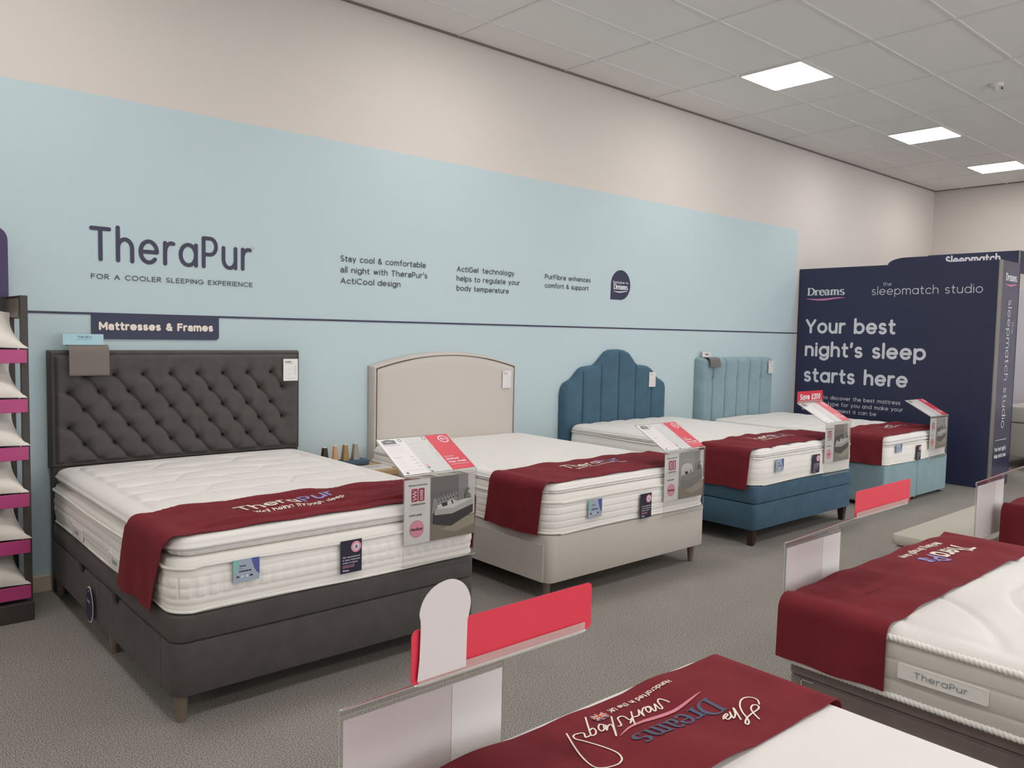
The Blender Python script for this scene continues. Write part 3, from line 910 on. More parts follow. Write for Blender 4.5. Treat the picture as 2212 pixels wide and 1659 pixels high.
        for p in P:
            ddx, ddy = abs(p[0] - s.cx) - (s.hx - s.r), abs(p[1] - s.cy) - (s.hy - s.r)
            sx, sy = math.copysign(1, p[0] - s.cx), math.copysign(1, p[1] - s.cy)
            if ddx > 0 and ddy > 0:
                l = math.hypot(ddx, ddy); N.append((sx * ddx / l, sy * ddy / l))
            elif ddx > ddy:
                N.append((sx, 0))
            else:
                N.append((0, sy))
        N = np.array(N)
        dd = np.linalg.norm(np.roll(P, -1, 0) - P, axis=1)
        S = np.concatenate([[0], np.cumsum(dd)[:-1]])
        s.P, s.N, s.S = P, N, S
        # topper side: from the top edge, out over a rolled lip and in to the seam
        rings = []
        K = 10
        for i in range(1, K + 1):
            q = i / K
            if topper_style:
                lip = .010 * math.sin(PI * min(1, q * 2.6)) if q < .385 else 0
                bul = .012 * math.sin(PI * (q - .385) / .615) * 1.0 if q >= .385 else 0
                wave = (np.abs(np.sin(PI * S / .062)) ** .5) if q >= .385 else 1
                o = lip + bul * wave - .012 * max(0, q - .8) / .2 - (.006 if .33 < q < .44 else 0)
                if s.style == 'squares' and q > .385:
                    o = o - .030 * ((q - .385) / .615) ** .8
            else:
                o = .006 * math.sin(PI * q)
            Q = P + N * (o if np.ndim(o) else np.full(n, o))[:, None]
            zz = ZT * (1 - q) + s.seam * q
            rings.append(np.column_stack([Q, zz]))
        base = len(m.v)
        ring0 = [i * ny + j for i, j in idx]
        for Rg in rings:
            m.v.extend(map(tuple, Rg.tolist()))
        for k in range(K):
            for i in range(n):
                j = (i + 1) % n
                a, b = (ring0[i], ring0[j]) if k == 0 else (base + (k - 1) * n + i, base + (k - 1) * n + j)
                c, d = base + k * n + j, base + k * n + i
                m.f.append((d, c, b, a)); m.mi.append(0)
        m.build('pillow_top', 'tick', t, True)
        # border below the seam
        m = MB()
        KZ = max(16, int((s.seam - s.zb) / .0045))
        vs = []
        for k in range(KZ + 1):
            z = s.zb + (s.seam - s.zb) * k / KZ
            o = s.side_off(S, z)
            o = o if np.ndim(o) else np.full(n, o)
            if k == 0:
                o = o - .012
            if k == KZ:
                o = o - (.045 if s.style == 'squares' else .010)
            vs.append(np.column_stack([P + N * o[:, None], np.full(n, z)]))
        m.v.extend(map(tuple, np.concatenate(vs).tolist()))
        for k in range(KZ):
            for i in range(n):
                j = (i + 1) % n
                m.f.append((k * n + i, k * n + j, (k + 1) * n + j, (k + 1) * n + i)); m.mi.append(0)
        m.f.append(tuple(range(n - 1, -1, -1))); m.mi.append(0)
        m.build('border', border, t, True)
        # taped or roped edges
        for (z, off, rad) in pipings:
            m = MB()
            if rope:
                P2, N2, S2 = perimeter(s.x0, s.x1, s.y0, s.y1, s.r, .0028 if rope == 'fine' else .02, 40 if rope == 'fine' else 10)
                pts = [(p[0] + q[0] * off, p[1] + q[1] * off, z) for p, q in zip(P2, N2)]
                m.tube(pts, lambda i: (lambda ang: rad * (1 + (.16 * math.sin(2 * ang + S2[i] * 420) if rope == 'fine' else 0))), 14, closed=True)
            else:
                P2, N2, S2 = perimeter(s.x0, s.x1, s.y0, s.y1, s.r, .03, 8)
                ph = random.random() * 6
                pts = [(p[0] + q[0] * off, p[1] + q[1] * off, z + .004 * math.sin(q2 * 5 + ph)) for p, q, q2 in zip(P2, N2, S2)]
                m.tube(pts, rad, 8, closed=True)
            m.build('piping', 'tape', t, True)
        return t

class Runner:
    """cloth strip lying across the mattress and hanging down both sides"""
    def __init__(s, M, y0, y1, zlow_l, zlow_r, skew_l=0.0, skew_r=0.0, amp=.004, seed=0, flare=.012, gap=.014):
        s.__dict__.update(locals())
        s.lift = .011
    def wr(s, x, y):
        q = s.seed
        return s.amp * (np.sin(x * 9 + q) * np.sin(y * 13 + q * 2) + .6 * np.sin(x * 21 + y * 8 + q))
    def Z(s, x, y):
        T = s.M.T(x, y)
        sm = sum(s.M.T(np.clip(np.asarray(x) + q, s.M.x0 + .03, s.M.x1 - .03), y) for q in (-.06, -.03, 0, .03, .06)) / 5
        return np.maximum(sm + s.lift, T + .003) + np.maximum(-.003, s.wr(x, y))
    def build(s, label):
        M = s.M
        x0, x1 = M.x0, M.x1
        g = s.gap
        ys = np.linspace(0, 1, 27)
        cols = []
        def col(xf, zf, sk, ny_):
            y = s.y0 + (s.y1 - s.y0) * ys + sk
            return np.column_stack([np.broadcast_to(xf(y), y.shape), y, np.broadcast_to(zf(y), y.shape)])
        rr = .05
        ztl = float(M.T(x0 + .06, M.cy)) + s.lift
        def side(sign, xe, zlow, skew):
            out = []
            zs = np.linspace(zlow, ztl - rr, 16)
            for z in zs:
                f = (ztl - z) / (ztl - zlow)
                out.append(col(lambda y, z=z, f=f: xe + sign * (g + s.flare * f * (.5 + .5 * np.sin(y * 14 + s.seed * 3 + z * 3)) + .006 * np.sin(y * 31 + s.seed) * f), lambda y, z=z: z + 0 * y, skew * f, 0))
            for k in range(1, 7):
                a = .5 * PI * k / 7
                out.append(col(lambda y, a=a: xe + sign * (g - rr * (1 - math.cos(a))), lambda y, a=a: ztl - rr + rr * math.sin(a) + 0 * y, skew * .06 * (1 - k / 7), 0))
            return out
        cols += side(-1, x0, s.zlow_l, s.skew_l)
        a, b = x0 + rr - g + .012, x1 - rr + g - .012
        for x in np.linspace(a, b, 130):
            blend = min(1, (x - a) / .06, (b - x) / .06)
            blend = max(0, blend)
            def zf(y, x=x, blend=blend):
                full = s.Z(np.full_like(y, x), y)
                return full * blend + (1 - blend) * np.maximum(full, ztl)
            cols.append(col(lambda y, x=x: x + 0 * y, zf, 0, 0))
        cols += side(1, x1, s.zlow_r, s.skew_r)[::-1]
        A = np.array(cols)
        # lower layer follows the upper one: turned-in hem thickness
        du = np.gradient(A, axis=0); dv = np.gradient(A, axis=1)
        N = np.cross(du, dv); N /= np.maximum(np.linalg.norm(N, axis=2, keepdims=True), 1e-9)
        B = A - N * .0035
        m = MB()
        m.grid(A)
        m.grid(B, flip=True)
        n1, n2 = A.shape[:2]
        L = n1 * n2
        for i in range(n1 - 1):
            m.f.append((i * n2, L + i * n2, L + (i + 1) * n2, (i + 1) * n2)); m.mi.append(0)
            q = n2 - 1
            m.f.append((i * n2 + q, (i + 1) * n2 + q, L + (i + 1) * n2 + q, L + i * n2 + q)); m.mi.append(0)
        for j in range(n2 - 1):
            m.f.append((j, j + 1, L + j + 1, L + j)); m.mi.append(0)
            q = (n1 - 1) * n2
            m.f.append((q + j, L + q + j, L + q + j + 1, q + j + 1)); m.mi.append(0)
        t = thing('bed_runner', label, 'bed runner', (M.cx, (s.y0 + s.y1) / 2, s.zlow_l), 'burgundy runners across the beds')
        m.build('cloth', 'runner', t, True, 1.0)
        s.t = t
        return t
    def mapper(s, P, ang=0.0, flip=False):
        """text coordinates (a along, b up) -> on the cloth; flip: the words face the foot of a near bed"""
        c, si = math.cos(ang), math.sin(ang)
        k = -1 if flip else 1
        def f(a, b):
            x = P[0] + k * (a * c - b * si)
            y = P[1] + k * (a * si + b * c)
            return (x, y, float(s.Z(x, y)) + .0022)
        return f

def logo_on(run, P, cap, width, ang=0, flip=False, sub_w=None, dy=.055):
    f = run.mapper(P, ang, flip)
    k = width / .99
    m = MB()
    wA = .615 * width
    text(m, 'Thera', f, cap, .16, wA, step=.03)
    text(m, 'Pur', f, cap, .16, width - wA - .03 * width, mi=1, x0=wA + .03 * width, step=.03)
    sw = sub_w or width * 1.02
    text(m, 'Well-being through sleep', f, cap * .34, .16, sw, x0=width * .08, y0=-dy, step=.03)
    m.build('lettering', ['cream_ink', 'thread_lilac'], run.t)

# ------------------------------------------------------------------ headboards
def panel_front(ztop, x0, x1, z0, yb, depth, step, edge_n=8, R_=.03, extra=None):
    """front skin of a padded headboard; depth(d, x, z) -> how far it stands off yb (towards -y)"""
    def axis(L):
        e = list(R_ * (1 - np.cos(np.linspace(0, PI / 2, edge_n))))
        k = max(4, int((L - 2 * R_) / step))
        return np.array(e + [R_ + (L - 2 * R_) * i / k for i in range(1, k)] + [L - q for q in e[::-1]])
    us = axis(x1 - x0)
    A = []
    nv = len(axis(max(ztop(x) for x in np.linspace(x0, x1, 50)) - z0))
    zmax = max(ztop(x) for x in np.linspace(x0, x1, 50)) - z0
    vs = axis(zmax) / zmax
    for u in us:
        x = x0 + u
        h = ztop(x) - z0
        A.append([(x, z0 + v * h, min(u, x1 - x0 - u), v, h) for v in vs])
    A = np.array(A)
    X, Z, DX, V, H = [A[..., i] for i in range(5)]
    slope = np.gradient(H, us, axis=0)
    dz = (1 - V) * H / np.sqrt(1 + np.clip(slope, -3, 3) ** 2)
    D = np.minimum(np.minimum(DX, dz), V * H)
    Y = yb - depth(D, X, Z)
    return np.stack([X, Y, Z], -1)

def plate_between(A, yb):
    """flat back closing a front skin"""
    B = A.copy(); B[..., 1] = yb
    return B

def round_leg(name, x, y, z, material, parent, r0=.028, r1=.018):
    m = MB()
    m.lathe([(r1, 0), (r1 + .001, .004), (r0, z - .004), (r0, z)], (x, y, 0), 20)
    return m.build(name, material, parent, True, .7)

def square_leg(name, x, y, z, material, parent, a1=.030, a0=.019):
    m = MB(); m.frustum((x, y, 0), a0, a1, z)
    return m.build(name, material, parent)

def drawer(m, x, y0, y1, z0, z1, t, notch=None):
    """drawer front on the left side of a bed (facing -x); notch = (centre y, width, depth)"""
    o = [(-y0, z0), (-y1, z0), (-y1, z1)]
    pts = [(-y1, z0), (-y0, z0), (-y0, z1)]
    if notch:
        c, w, d = notch
        pts += [(-c + w / 2, z1), (-c + w / 2 - .03, z1 - d), (-c - w / 2 + .03, z1 - d), (-c - w / 2, z1)]
    pts += [(-y1, z1)]
    m.slab(pts, (x, 0, 0), (0, -1, 0), (0, 0, 1), t)

# ------------------------------------------------------------------ charcoal buttoned bed
FY1 = -2.13
t = thing('bed', 'charcoal grey bed frame with tall deep-buttoned headboard against the blue wall', 'bed', (1.79, -1.1, 0), 'bed frames along the blue wall')
HB_X0, HB_X1, HB_Z0, HB_Z1 = 1.03, 2.575, .728, 1.41
btn = []
for k in range(5):
    z = 1.266 - .1018 * k
    if k % 2 == 0:
        btn += [(1.210 + .1645 * i, z) for i in range(8)]
    else:
        btn += [(1.128 + .1645 * i, z) for i in range(9)]
ghost = [(1.128 + .1645 * i, 1.266 - .1018 * 5) for i in range(9)]
BT = np.array(btn + ghost)
def seg_d(X, Z, a, b):
    a = np.array(a); b = np.array(b); d = b - a
    t_ = np.clip(((X - a[0]) * d[0] + (Z - a[1]) * d[1]) / (d @ d), 0, 1)
    return np.hypot(X - a[0] - t_ * d[0], Z - a[1] - t_ * d[1])
def tuft(D, X, Z):
    k = np.clip(D / .018, 0, 1)
    dep = .072 * np.sqrt(np.clip(1 - (1 - k) ** 2, 0, 1))
    inner = np.clip((D - .022) / .02, 0, 1)
    dep = dep - .010 * np.exp(-((D - .024) / .005) ** 2)
    bulge = np.full_like(X, .020)
    d1 = np.full_like(X, 9.0); d2 = np.full_like(X, 9.0); dist = np.full_like(X, 9.0)
    for (bx, bz) in BT:
        dist = np.minimum(dist, np.hypot(X - bx, Z - bz))
    for (bx, bz) in BT:
        for sx, tgt in ((1, 1), (-1, 2)):
            nx_, nz_ = bx + sx * .08225, bz - .1018
            if np.min(np.hypot(BT[:, 0] - nx_, BT[:, 1] - nz_)) < .02:
                q = seg_d(X, Z, (bx, bz), (nx_, nz_))
                if tgt == 1:
                    d1 = np.minimum(d1, q)
                else:
                    d2 = np.minimum(d2, q)
        if bz > 1.26:
            d2 = np.minimum(d2, seg_d(X, Z, (bx, bz), (bx, 1.40)))
        if bx < 1.15:
            d2 = np.minimum(d2, seg_d(X, Z, (bx, bz), (1.04, bz - .004)))
        if bx > 2.42:
            d2 = np.minimum(d2, seg_d(X, Z, (bx, bz), (2.57, bz - .002)))
    bulge = bulge - .012 * np.exp(-(d1 / .012) ** 1.3) - .010 * np.exp(-(d1 / .004) ** 2) - .005 * np.exp(-(d2 / .018) ** 1.5) - .034 * np.exp(-(dist / .025) ** 1.5)
    bulge = np.maximum(bulge, -.026)
    return dep + inner * bulge
A = panel_front(lambda x: HB_Z1, HB_X0, HB_X1, HB_Z0, -.02, tuft, .0052, R_=.018)
m = MB(); m.grid(A); m.grid(plate_between(A, -.019), flip=True)
hb = m.build('headboard', 'charcoal', t, True)
m = MB()
m.box(1.04, 2.565, -.075, -.02, 0, .735, bev=.006)
m.build('headboard_support', 'charcoal', t)
for (bx, bz) in btn:
    m = MB()
    m.lathe([(.0130, 0), (.0126, .003), (.009, .006), (.003, .0072)], (bx, -.068, bz), 12, axis='y')
    m.build('button', 'charcoal_dark', hb, True)
m = MB()
soft_box(m, 1.046, 2.515, -2.10, -.085, .115, .325, .02, .008)
m.build('base', 'charcoal_dark', t, True, .6)  # dark colour stands in for the shade inside the drawer notches
m = MB()
soft_box(m, 1.03, 2.53, FY1, -1.88, .11, .3235, .058, .010)
m.build('foot_panel', 'charcoal', t, True, .6)
m = MB(); drawer(m, 1.0285, -1.983, -1.085, .112, .3225, .016, (-1.36, .13, .042))
m.build('drawer_front', 'charcoal', t)
m = MB(); drawer(m, 1.0285, -1.079, -.09, .112, .3225, .016, (-.76, .13, .042))
m.build('drawer_front', 'charcoal', t)
m = MB()
soft_box(m, 1.03, 2.53, FY1, -.085, .3265, .432, .06, .012)
m.build('upper_band', 'charcoal', t, True, .6)
for x, y in ((1.075, -2.083), (2.485, -2.083), (1.066, -1.2), (2.495, -1.2), (1.066, -.13), (2.495, -.13)):
    round_leg('leg', x, y, .116, 'oak_grey', t, .026, .018)

M1 = Mattress(1.042, 2.53, -2.115, -.10, .432, .737, .656, 'squares', 'cloud', step=.0105)
mt1 = M1.build('white pillow-top mattress on the charcoal buttoned bed', pipings=((.622, .018, .007), (.444, .008, .006)))

def side_handle(M, parent, y0, y1, z0, z1, xs, words=True, ink='thread_grey'):
    """stitched grab handle on the left (-x) side of a mattress"""
    m = MB()
    w, h = abs(y1 - y0), z1 - z0
    P = (xs, max(y0, y1), z0)
    U, V = (0, -1, 0), (0, 0, 1)
    m.slab(rrect(w, h, .004), P, U, V, .006)
    f = plane((xs - .0015, max(y0, y1), z0), U, V)
    e = min(.055, h * .95)
    for a in (.004, w - e + .0):
        b = a + e - .006
        for (p, q) in (((a, .004), (b, h - .004)), ((a, h - .004), (b, .004)), ((a, .004), (a, h - .004)), ((b, .004), (b, h - .004))):
            ribbon(m, [p, q], .0018, f, 0)
    ribbon(m, [(.003, .003), (w - .003, .003)], .0018, f, 0)
    ribbon(m, [(.003, h - .003), (w - .003, h - .003)], .0018, f, 0)
    if words:
        text(m, 'TheraPur', f, h * .42, .13, w - 2 * e - .012, mi=1, x0=e + .004, y0=h * .3)
    m.build('handle', ['tape', ink], parent)

def mattress_tags(t, yf, label, eight):
    """care label and replacement label sewn on the foot of a mattress"""
    x0, x1, z0, z1 = label
    w, h = x1 - x0, z1 - z0
    m = MB()
    P = (x0, yf, z0)
    m.slab([(0, 0), (w, .002), (w, h), (0, h)], P, (1, 0, 0), (0, 0, 1), .003, 0)
    f = plane((x0, yf - .0012, z0), (1, 0, 0), (0, 0, 1))
    f2 = plane((x0, yf - .0008, z0), (1, 0, 0), (0, 0, 1))
    def pol(pts, mi):
        m.add([f2(a * w, b * h) for a, b in pts], [tuple(range(len(pts)))], mi)
    pol([(0, .3)] + [(.22 * (1 - (k / 8) ** 2) ** .5 if k else .22, 0) for k in ()] + [(.08, .45), (.14, .65), (.2, .85), (.22, 1), (0, 1)], 1)
    pol([(.68, 1), (.73, .8), (.8, .55), (.88, .38), (1, .25), (1, 1)], 2)
    text(m, 'TheraPur', f, h * .075, .14, w * .26, mi=3, x0=w * .22, y0=h * .68)
    ribbon(m, [(w * .22, h * .60), (w * .36, h * .60)], .0012, f, 3)
    textlines(m, f, w * .22, h * .45, 1, w * .48, .01, h * .06, 3, .05)
    for q in (.17, .68):
        m.add([f(w * q + a, h * .22 + b) for a, b in arc(0, 0, w * .065, h * .08, 0, 180)], [tuple(range(13))], 3)
    for q in (.34, .52):
        m.add([f(*p) for p in circ(w * q, h * .25, w * .05, h * .05, 14)], [tuple(range(14))], 4)
    m.build('care_label', ['tag_blue', 'tag_green', 'tag_violet', 'tag_navy', 'white_ink'], t)
    x0, x1, z0, z1 = eight
    w, h = x1 - x0, z1 - z0
    m = MB()
    m.slab([(0, 0), (w, .001), (w, h), (0, h)], (x0, yf, z0), (1, 0, 0), (0, 0, 1), .003, 0)
    f = plane((x0, yf - .0012, z0), (1, 0, 0), (0, 0, 1))
    g = plane((x0, yf - .0018, z0), (1, 0, 0), (0, 0, 1))
    gg = plane((x0, yf - .0024, z0), (1, 0, 0), (0, 0, 1))
    c = (w * .72, h * .78)
    m.add([f(*p) for p in circ(*c, w * .24, n=24)], [tuple(range(24))], 2)
    m.add([g(*p) for p in circ(*c, w * .15, n=24)], [tuple(range(24))], 1)
    text(m, '8', gg, h * .10, .18, w * .13, mi=0, x0=c[0] - w * .065, y0=c[1] - h * .05)
    for s_, q in (('We recommend', .47), ('a new mattress', .385), ('every 8 years', .30)):
        text(m, s_, f, h * .048, .2, w * (.80 if q > .45 else .82 if q > .35 else .70), mi=1, x0=w * .09, y0=h * q)
    textlines(m, f, w * .09, h * .225, 2, w * .6, h * .05, h * .02, 2, .1)
    serif_word(m, f, w * .09, h * .06, h * .05, w * .3, mi=1)
    m.build('replacement_label', ['tag_navy', 'white_ink', 'pink'], t)
mattress_tags(mt1, -2.146, (1.26, 1.37, .534, .627), (1.744, 1.85, .481, .628))
side_handle(M1, mt1, -.60, -.80, .458, .515, 1.022, True)
side_handle(M1, mt1, -1.28, -1.48, .458, .515, 1.022, True)
R1 = Runner(M1, -2.085, -1.615, .415, .44, .14, .05, .006, 1, .014, .032)
R1.build('burgundy bed runner across the foot of the charcoal buttoned bed')
logo_on(R1, (1.405, -1.885), .088, .50, .12, sub_w=.47, dy=.052)

# ------------------------------------------------------------------ beige arched bed
t = thing('bed', 'beige linen bed frame with arched, stud-trimmed headboard', 'bed', (3.88, -1.05, 0), 'bed frames along the blue wall')
x0h, x1h = 3.17, 4.60
ztop2 = lambda x: 1.293 + .108 * (1 - ((x - (x0h + x1h) / 2) / ((x1h - x0h) / 2)) ** 2)
def dep2(D, X, Z):
    k = np.clip(D / .02, 0, 1)
    d = .07 * np.sqrt(np.clip(1 - (1 - k) ** 2, 0, 1))
    d = d - .006 * np.exp(-((D - .030) / .006) ** 2)
    return d + .012 * np.clip((D - .034) / .05, 0, 1) ** .5
A = panel_front(ztop2, x0h, x1h, .28, -.006, dep2, .018, R_=.02, edge_n=9)
m = MB(); m.grid(A); m.grid(plate_between(A, -.005), flip=True)
hb = m.build('headboard', 'beige', t, True)
m = MB()
path = [(x0h + .030, .45)] + [(x0h + .030, .45 + .835 * k / 50) for k in range(1, 50)]
top = [(x, ztop2(x) - .030) for x in np.linspace(x0h + .030, x1h - .030, 90)]
path = densify([(x0h + .030, .45), (x0h + .030, ztop2(x0h + .03) - .03)] + top[1:-1] + [(x1h - .030, ztop2(x1h - .03) - .03), (x1h - .030, .45)], .0115)
ribbon(m, path, .0075, plane((0, -.0765, 0), (1, 0, 0), (0, 0, 1)))
for (a, b) in path:
    m.lathe([(.0054, 0), (.0044, .0035), (.0018, .0050)], (a, -.0775, b), 6, axis='y')
m.build('nailhead_trim', 'studs', hb, True)
m = MB(); soft_box(m, 3.141, 4.635, -2.03, -.09, .13, .405, .045, .008)
m.build('base', 'beige', t, True, .6)
m = MB(); drawer(m, 3.132, -1.985, -1.02, .134, .352, .012); m.build('drawer_front', 'beige', t)
m = MB(); drawer(m, 3.132, -1.012, -.12, .134, .352, .012); m.build('drawer_front', 'beige', t)
for x, y in ((3.20, -1.95), (4.585, -1.955), (3.20, -.15), (4.585, -.15)):
    round_leg('leg', x, y, .135, 'oak_grey', t, .027, .016)
M2 = Mattress(3.142, 4.632, -2.025, -.085, .405, .703, .648, 'channels', 'ticks', step=.022)
mt2 = M2.build('white pillow-top mattress on the beige arched bed', pipings=((.597, .016, .007), (.416, .008, .006)))
mattress_tags(mt2, -2.056, (3.43, 3.545, .478, .586), (3.906, 4.012, .410, .567))
side_handle(M2, mt2, -1.02, -1.30, .49, .54, 3.118, True)
R2 = Runner(M2, -2.0, -1.53, .405, .43, .05, .03, .006, 2, .018, .032)
R2.build('burgundy bed runner across the foot of the beige arched bed')
logo_on(R2, (3.56, -1.755), .085, .54, .06, sub_w=.50, dy=.05)

# ------------------------------------------------------------------ petrol blue scalloped bed
t = thing('bed', 'dark petrol blue velvet bed frame with scalloped stepped headboard', 'bed', (6.0, -1.05, 0), 'bed frames along the blue wall')
half = [(0, 1.0), (.012, 1.06), (.04, 1.102), (.08, 1.122), (.12, 1.136), (.16, 1.165), (.20, 1.206), (.24, 1.238), (.285, 1.256), (.36, 1.264), (.43, 1.270), (.47, 1.290), (.51, 1.326), (.55, 1.362), (.59, 1.395), (.64, 1.414), (.70, 1.420), (.75, 1.421)]
hx_, hz_ = zip(*half)
def ztop3(x):
    q = abs(x - 5.94)
    return float(np.interp(.75 - q, hx_, hz_))
seam3 = [5.44 + .25 * k for k in range(5)]
def dep3(D, X, Z):
    k = np.clip(D / .035, 0, 1)
    d = .062 * np.sqrt(np.clip(1 - (1 - k) ** 2, 0, 1))
    ds = np.min(np.abs(X[..., None] - np.array(seam3)), axis=-1)
    return d + np.clip(D / .05, 0, 1) * (.014 * (1 - np.exp(-(ds / .022) ** 1.0)) - .016 * np.exp(-(ds / .0042) ** 2))
A = panel_front(ztop3, 5.19, 6.69, .34, -.006, dep3, .0042, R_=.035, edge_n=10)
m = MB(); m.grid(A); m.grid(plate_between(A, -.005), flip=True)
m.build('headboard', 'blue', t, True)
m = MB()
m.box(5.20, 6.66, -.045, -.006, 0, .50); m.build('headboard_support', 'blue', t)
m = MB(); soft_box(m, 5.245, 6.765, -2.04, -.08, .125, .322, .04, .010); m.build('base', 'blue', t, True, .6)
m = MB(); soft_box(m, 5.24, 6.77, -2.045, -.08, .327, .455, .042, .012); m.build('upper_band', 'blue', t, True, .6)
for x, y in ((5.30, -1.985), (6.715, -1.985), (5.30, -.15), (6.715, -.15)):
    square_leg('leg', x, y, .13, 'walnut', t)
M3 = Mattress(5.25, 6.755, -2.035, -.085, .455, .728, .672, 'channels', 'pads', step=.022, crown=.016)
mt3 = M3.build('white padded mattress on the petrol blue scalloped bed', pipings=((.665, .010, .006), (.466, .008, .006)))
mattress_tags(mt3, -2.064, (5.474, 5.585, .548, .646), (6.03, 6.14, .484, .634))
R3 = Runner(M3, -2.0, -1.55, .43, .45, .02, .02, .007, 3, .016, .030)
R3.build('burgundy bed runner across the foot of the petrol blue bed')
logo_on(R3, (5.66, -1.755), .085, .53, .0, sub_w=.50, dy=.05)

# ------------------------------------------------------------------ pale blue divan
t = thing('bed', 'pale blue divan bed with tall vertically pleated headboard beside the navy partition', 'bed', (8.1, -1.05, 0), 'bed frames along the blue wall')
seam4 = [7.473, 7.712, 7.950, 8.190, 8.430]
def dep4(D, X, Z):
    k = np.clip(D / .06, 0, 1)
    d = .10 * np.sqrt(np.clip(1 - (1 - k) ** 2, 0, 1))
    out = d
    for s_ in seam4:
        cx_ = s_ + .016 * np.clip((Z - 1.10) / .2, 0, 1) ** .8 - .010 * np.clip((1.08 - Z) / .4, 0, 1)
        ds = np.abs(X - cx_)
        up = np.where(Z > 1.095, 1.0, .75)
        out = out - np.clip(D / .03, 0, 1) * up * (.020 * np.exp(-(ds / .018) ** 1.1) + .040 * np.exp(-(ds / .0045) ** 2))
        out = out - .024 * np.exp(-(np.hypot(X - s_, Z - 1.095) / .022) ** 1.6)
    return np.maximum(out, 0)
A = panel_front(lambda x: 1.335 - .02 * max(0, (abs(x - 7.985) - .67) / .055) ** 2, 7.26, 8.71, .36, -.006, dep4, .0036, R_=.06, edge_n=10)
m = MB(); m.grid(A); m.grid(plate_between(A, -.005), flip=True)
hb = m.build('headboard', 'pale_blue', t, True)
for s_ in seam4:
    m = MB(); m.lathe([(.011, 0), (.010, .004), (.004, .008)], (s_, -.062, 1.095), 12, axis='y')
    m.build('button', 'pale_blue', hb, True)
m = MB(); m.box(7.35, 8.62, -.06, -.006, 0, .42); m.build('headboard_support', 'pale_blue', t)
for (a, b) in ((7.43, 8.148), (8.153, 8.885)):
    m = MB(); soft_box(m, a, b, -2.03, -.11, .04, .398, .022, .010)
    m.build('divan_base', 'pale_blue', t, True, .6)
m = MB(); drawer(m, 7.428, -1.95, -1.08, .06, .335, .006); m.build('drawer_front', 'pale_blue', t)
for x in (7.50, 8.10, 8.205, 8.845):
    for y in (-1.985, -.16):
        m = MB(); m.lathe([(.026, 0), (.027, .006), (.010, .014), (.009, .041)], (x, y, 0), 18)
        m.build('glide', 'chrome', t, True, .6)
M4 = Mattress(7.44, 8.875, -2.025, -.115, .398, .668, .582, 'plain', 'waves', step=.024)
mt4 = M4.build('white mattress on the pale blue divan', pipings=((.578, .010, .005), (.408, .008, .006)))
mattress_tags(mt4, -2.052, (7.60, 7.72, .515, .592), (8.06, 8.155, .405, .551))
R4 = Runner(M4, -2.0, -1.52, .408, .43, .0, .02, .006, 4, .014, .026)
R4.build('burgundy bed runner across the foot of the pale blue divan')
logo_on(R4, (7.96, -1.72), .085, .53, .0, sub_w=.50, dy=.05)

# ------------------------------------------------------------------ beds on the near side of the aisle
def near_bed(label, mlabel, x0, x1, foot, zb, zt, seam, style, top, fabric, handle=False, legs=True, rope='plain', edge=.05, step=.016):
    t = thing('bed', label, 'bed', ((x0 + x1) / 2, foot - 1.0, 0), 'bed frames on the near side of the aisle')
    xa = x0 + .06
    m = MB(); soft_box(m, xa, x1 - .03, foot - 1.97, foot - .03, .06, zb - .062, .02, .006)
    m.build('base', fabric, t, True, .6)
    m = MB(); soft_box(m, xa - .002, x1 - .028, foot - 1.97, foot - .028, zb - .058, zb, .022, .006)
    m.build('upper_band', fabric, t, True, .6)
    for k in range(2):
        yy = foot - .085 - .93 * k
        m = MB(); drawer(m, xa - .006, yy, yy - .90, .075, zb - .066, .012)
        d = m.build('drawer_front', fabric, t)
        m = MB()
        m.box(xa - .010, xa - .005, yy - .0015, yy + .004, zb - .125, zb - .063)
        m.box(xa - .010, xa - .005, yy - .045, yy + .004, zb - .067, zb - .062)
        m.build('corner_trim', 'chrome', d)
    for x in (x0 + .12, x1 - .1):
        for y in (foot - .1, foot - 1.88):
            round_leg('leg', x, y, .065, 'oak_grey', t, .024, .02)
    M = Mattress(x0, x1, foot - 2.0, foot, zb, zt, seam, style, top, edge=edge, step=step)
    mt = M.build(mlabel, border='border_grey', pipings=((seam, .006, .0105), (zb + .0145, .004, .0105)) if rope else ((seam - .035, .012, .007), (zb + .012, .006, .007)), topper_style=not rope, rope=rope)
    return M, mt
MA, mtA = near_bed('bed frame under the mattress nearest the camera, beside the taupe bed', 'white mattress nearest the camera, plain and smooth, half in view',
                   .43, 1.955, -3.905, .40, .640, .60, 'tufts', 'plain', 'taupe', step=.02)
RA = Runner(MA, -4.315, -3.952, .42, .42, 0, .02, .007, 5, .012, .026)
RA.build('burgundy bed runner with handwritten-style lettering, nearest the camera')
MBd, mtB = near_bed('taupe velvet bed frame with drawers on the near side of the aisle', 'white mattress with roped edges and stitched side handle on the taupe bed',
                    2.62, 4.12, -3.748, .398, .632, .603, 'tufts', 'scroll', 'taupe', rope='fine')
side_handle(MBd, mtB, -4.195, -4.458, .485, .535, 2.598, True, 'thread_grey')
RB = Runner(MBd, -4.155, -3.772, .425, .43, .0, .0, .006, 6, .012, .026)
RB.build('burgundy bed runner hanging over the side of the taupe bed')
logo_on(RB, (3.885, -3.885), .10, .475, .03, True, sub_w=.42, dy=.062)
MC, mtC = near_bed('greige bed frame behind the upholstered ottoman bench', 'white mattress behind the ottoman bench, mostly covered by its runner',
                   5.09, 6.59, -3.70, .40, .640, .56, 'plain', 'plain', 'beige_grey', rope=False, step=.03)
RC = Runner(MC, -4.12, -3.715, .40, .43, .0, .0, .005, 7, .014, .030)
RC.build('burgundy bed runner at the right edge of the picture, behind the ottoman bench')
def cloth_map(run):
    return lambda a, b: (a, b, float(run.Z(a, b)) + .0022)
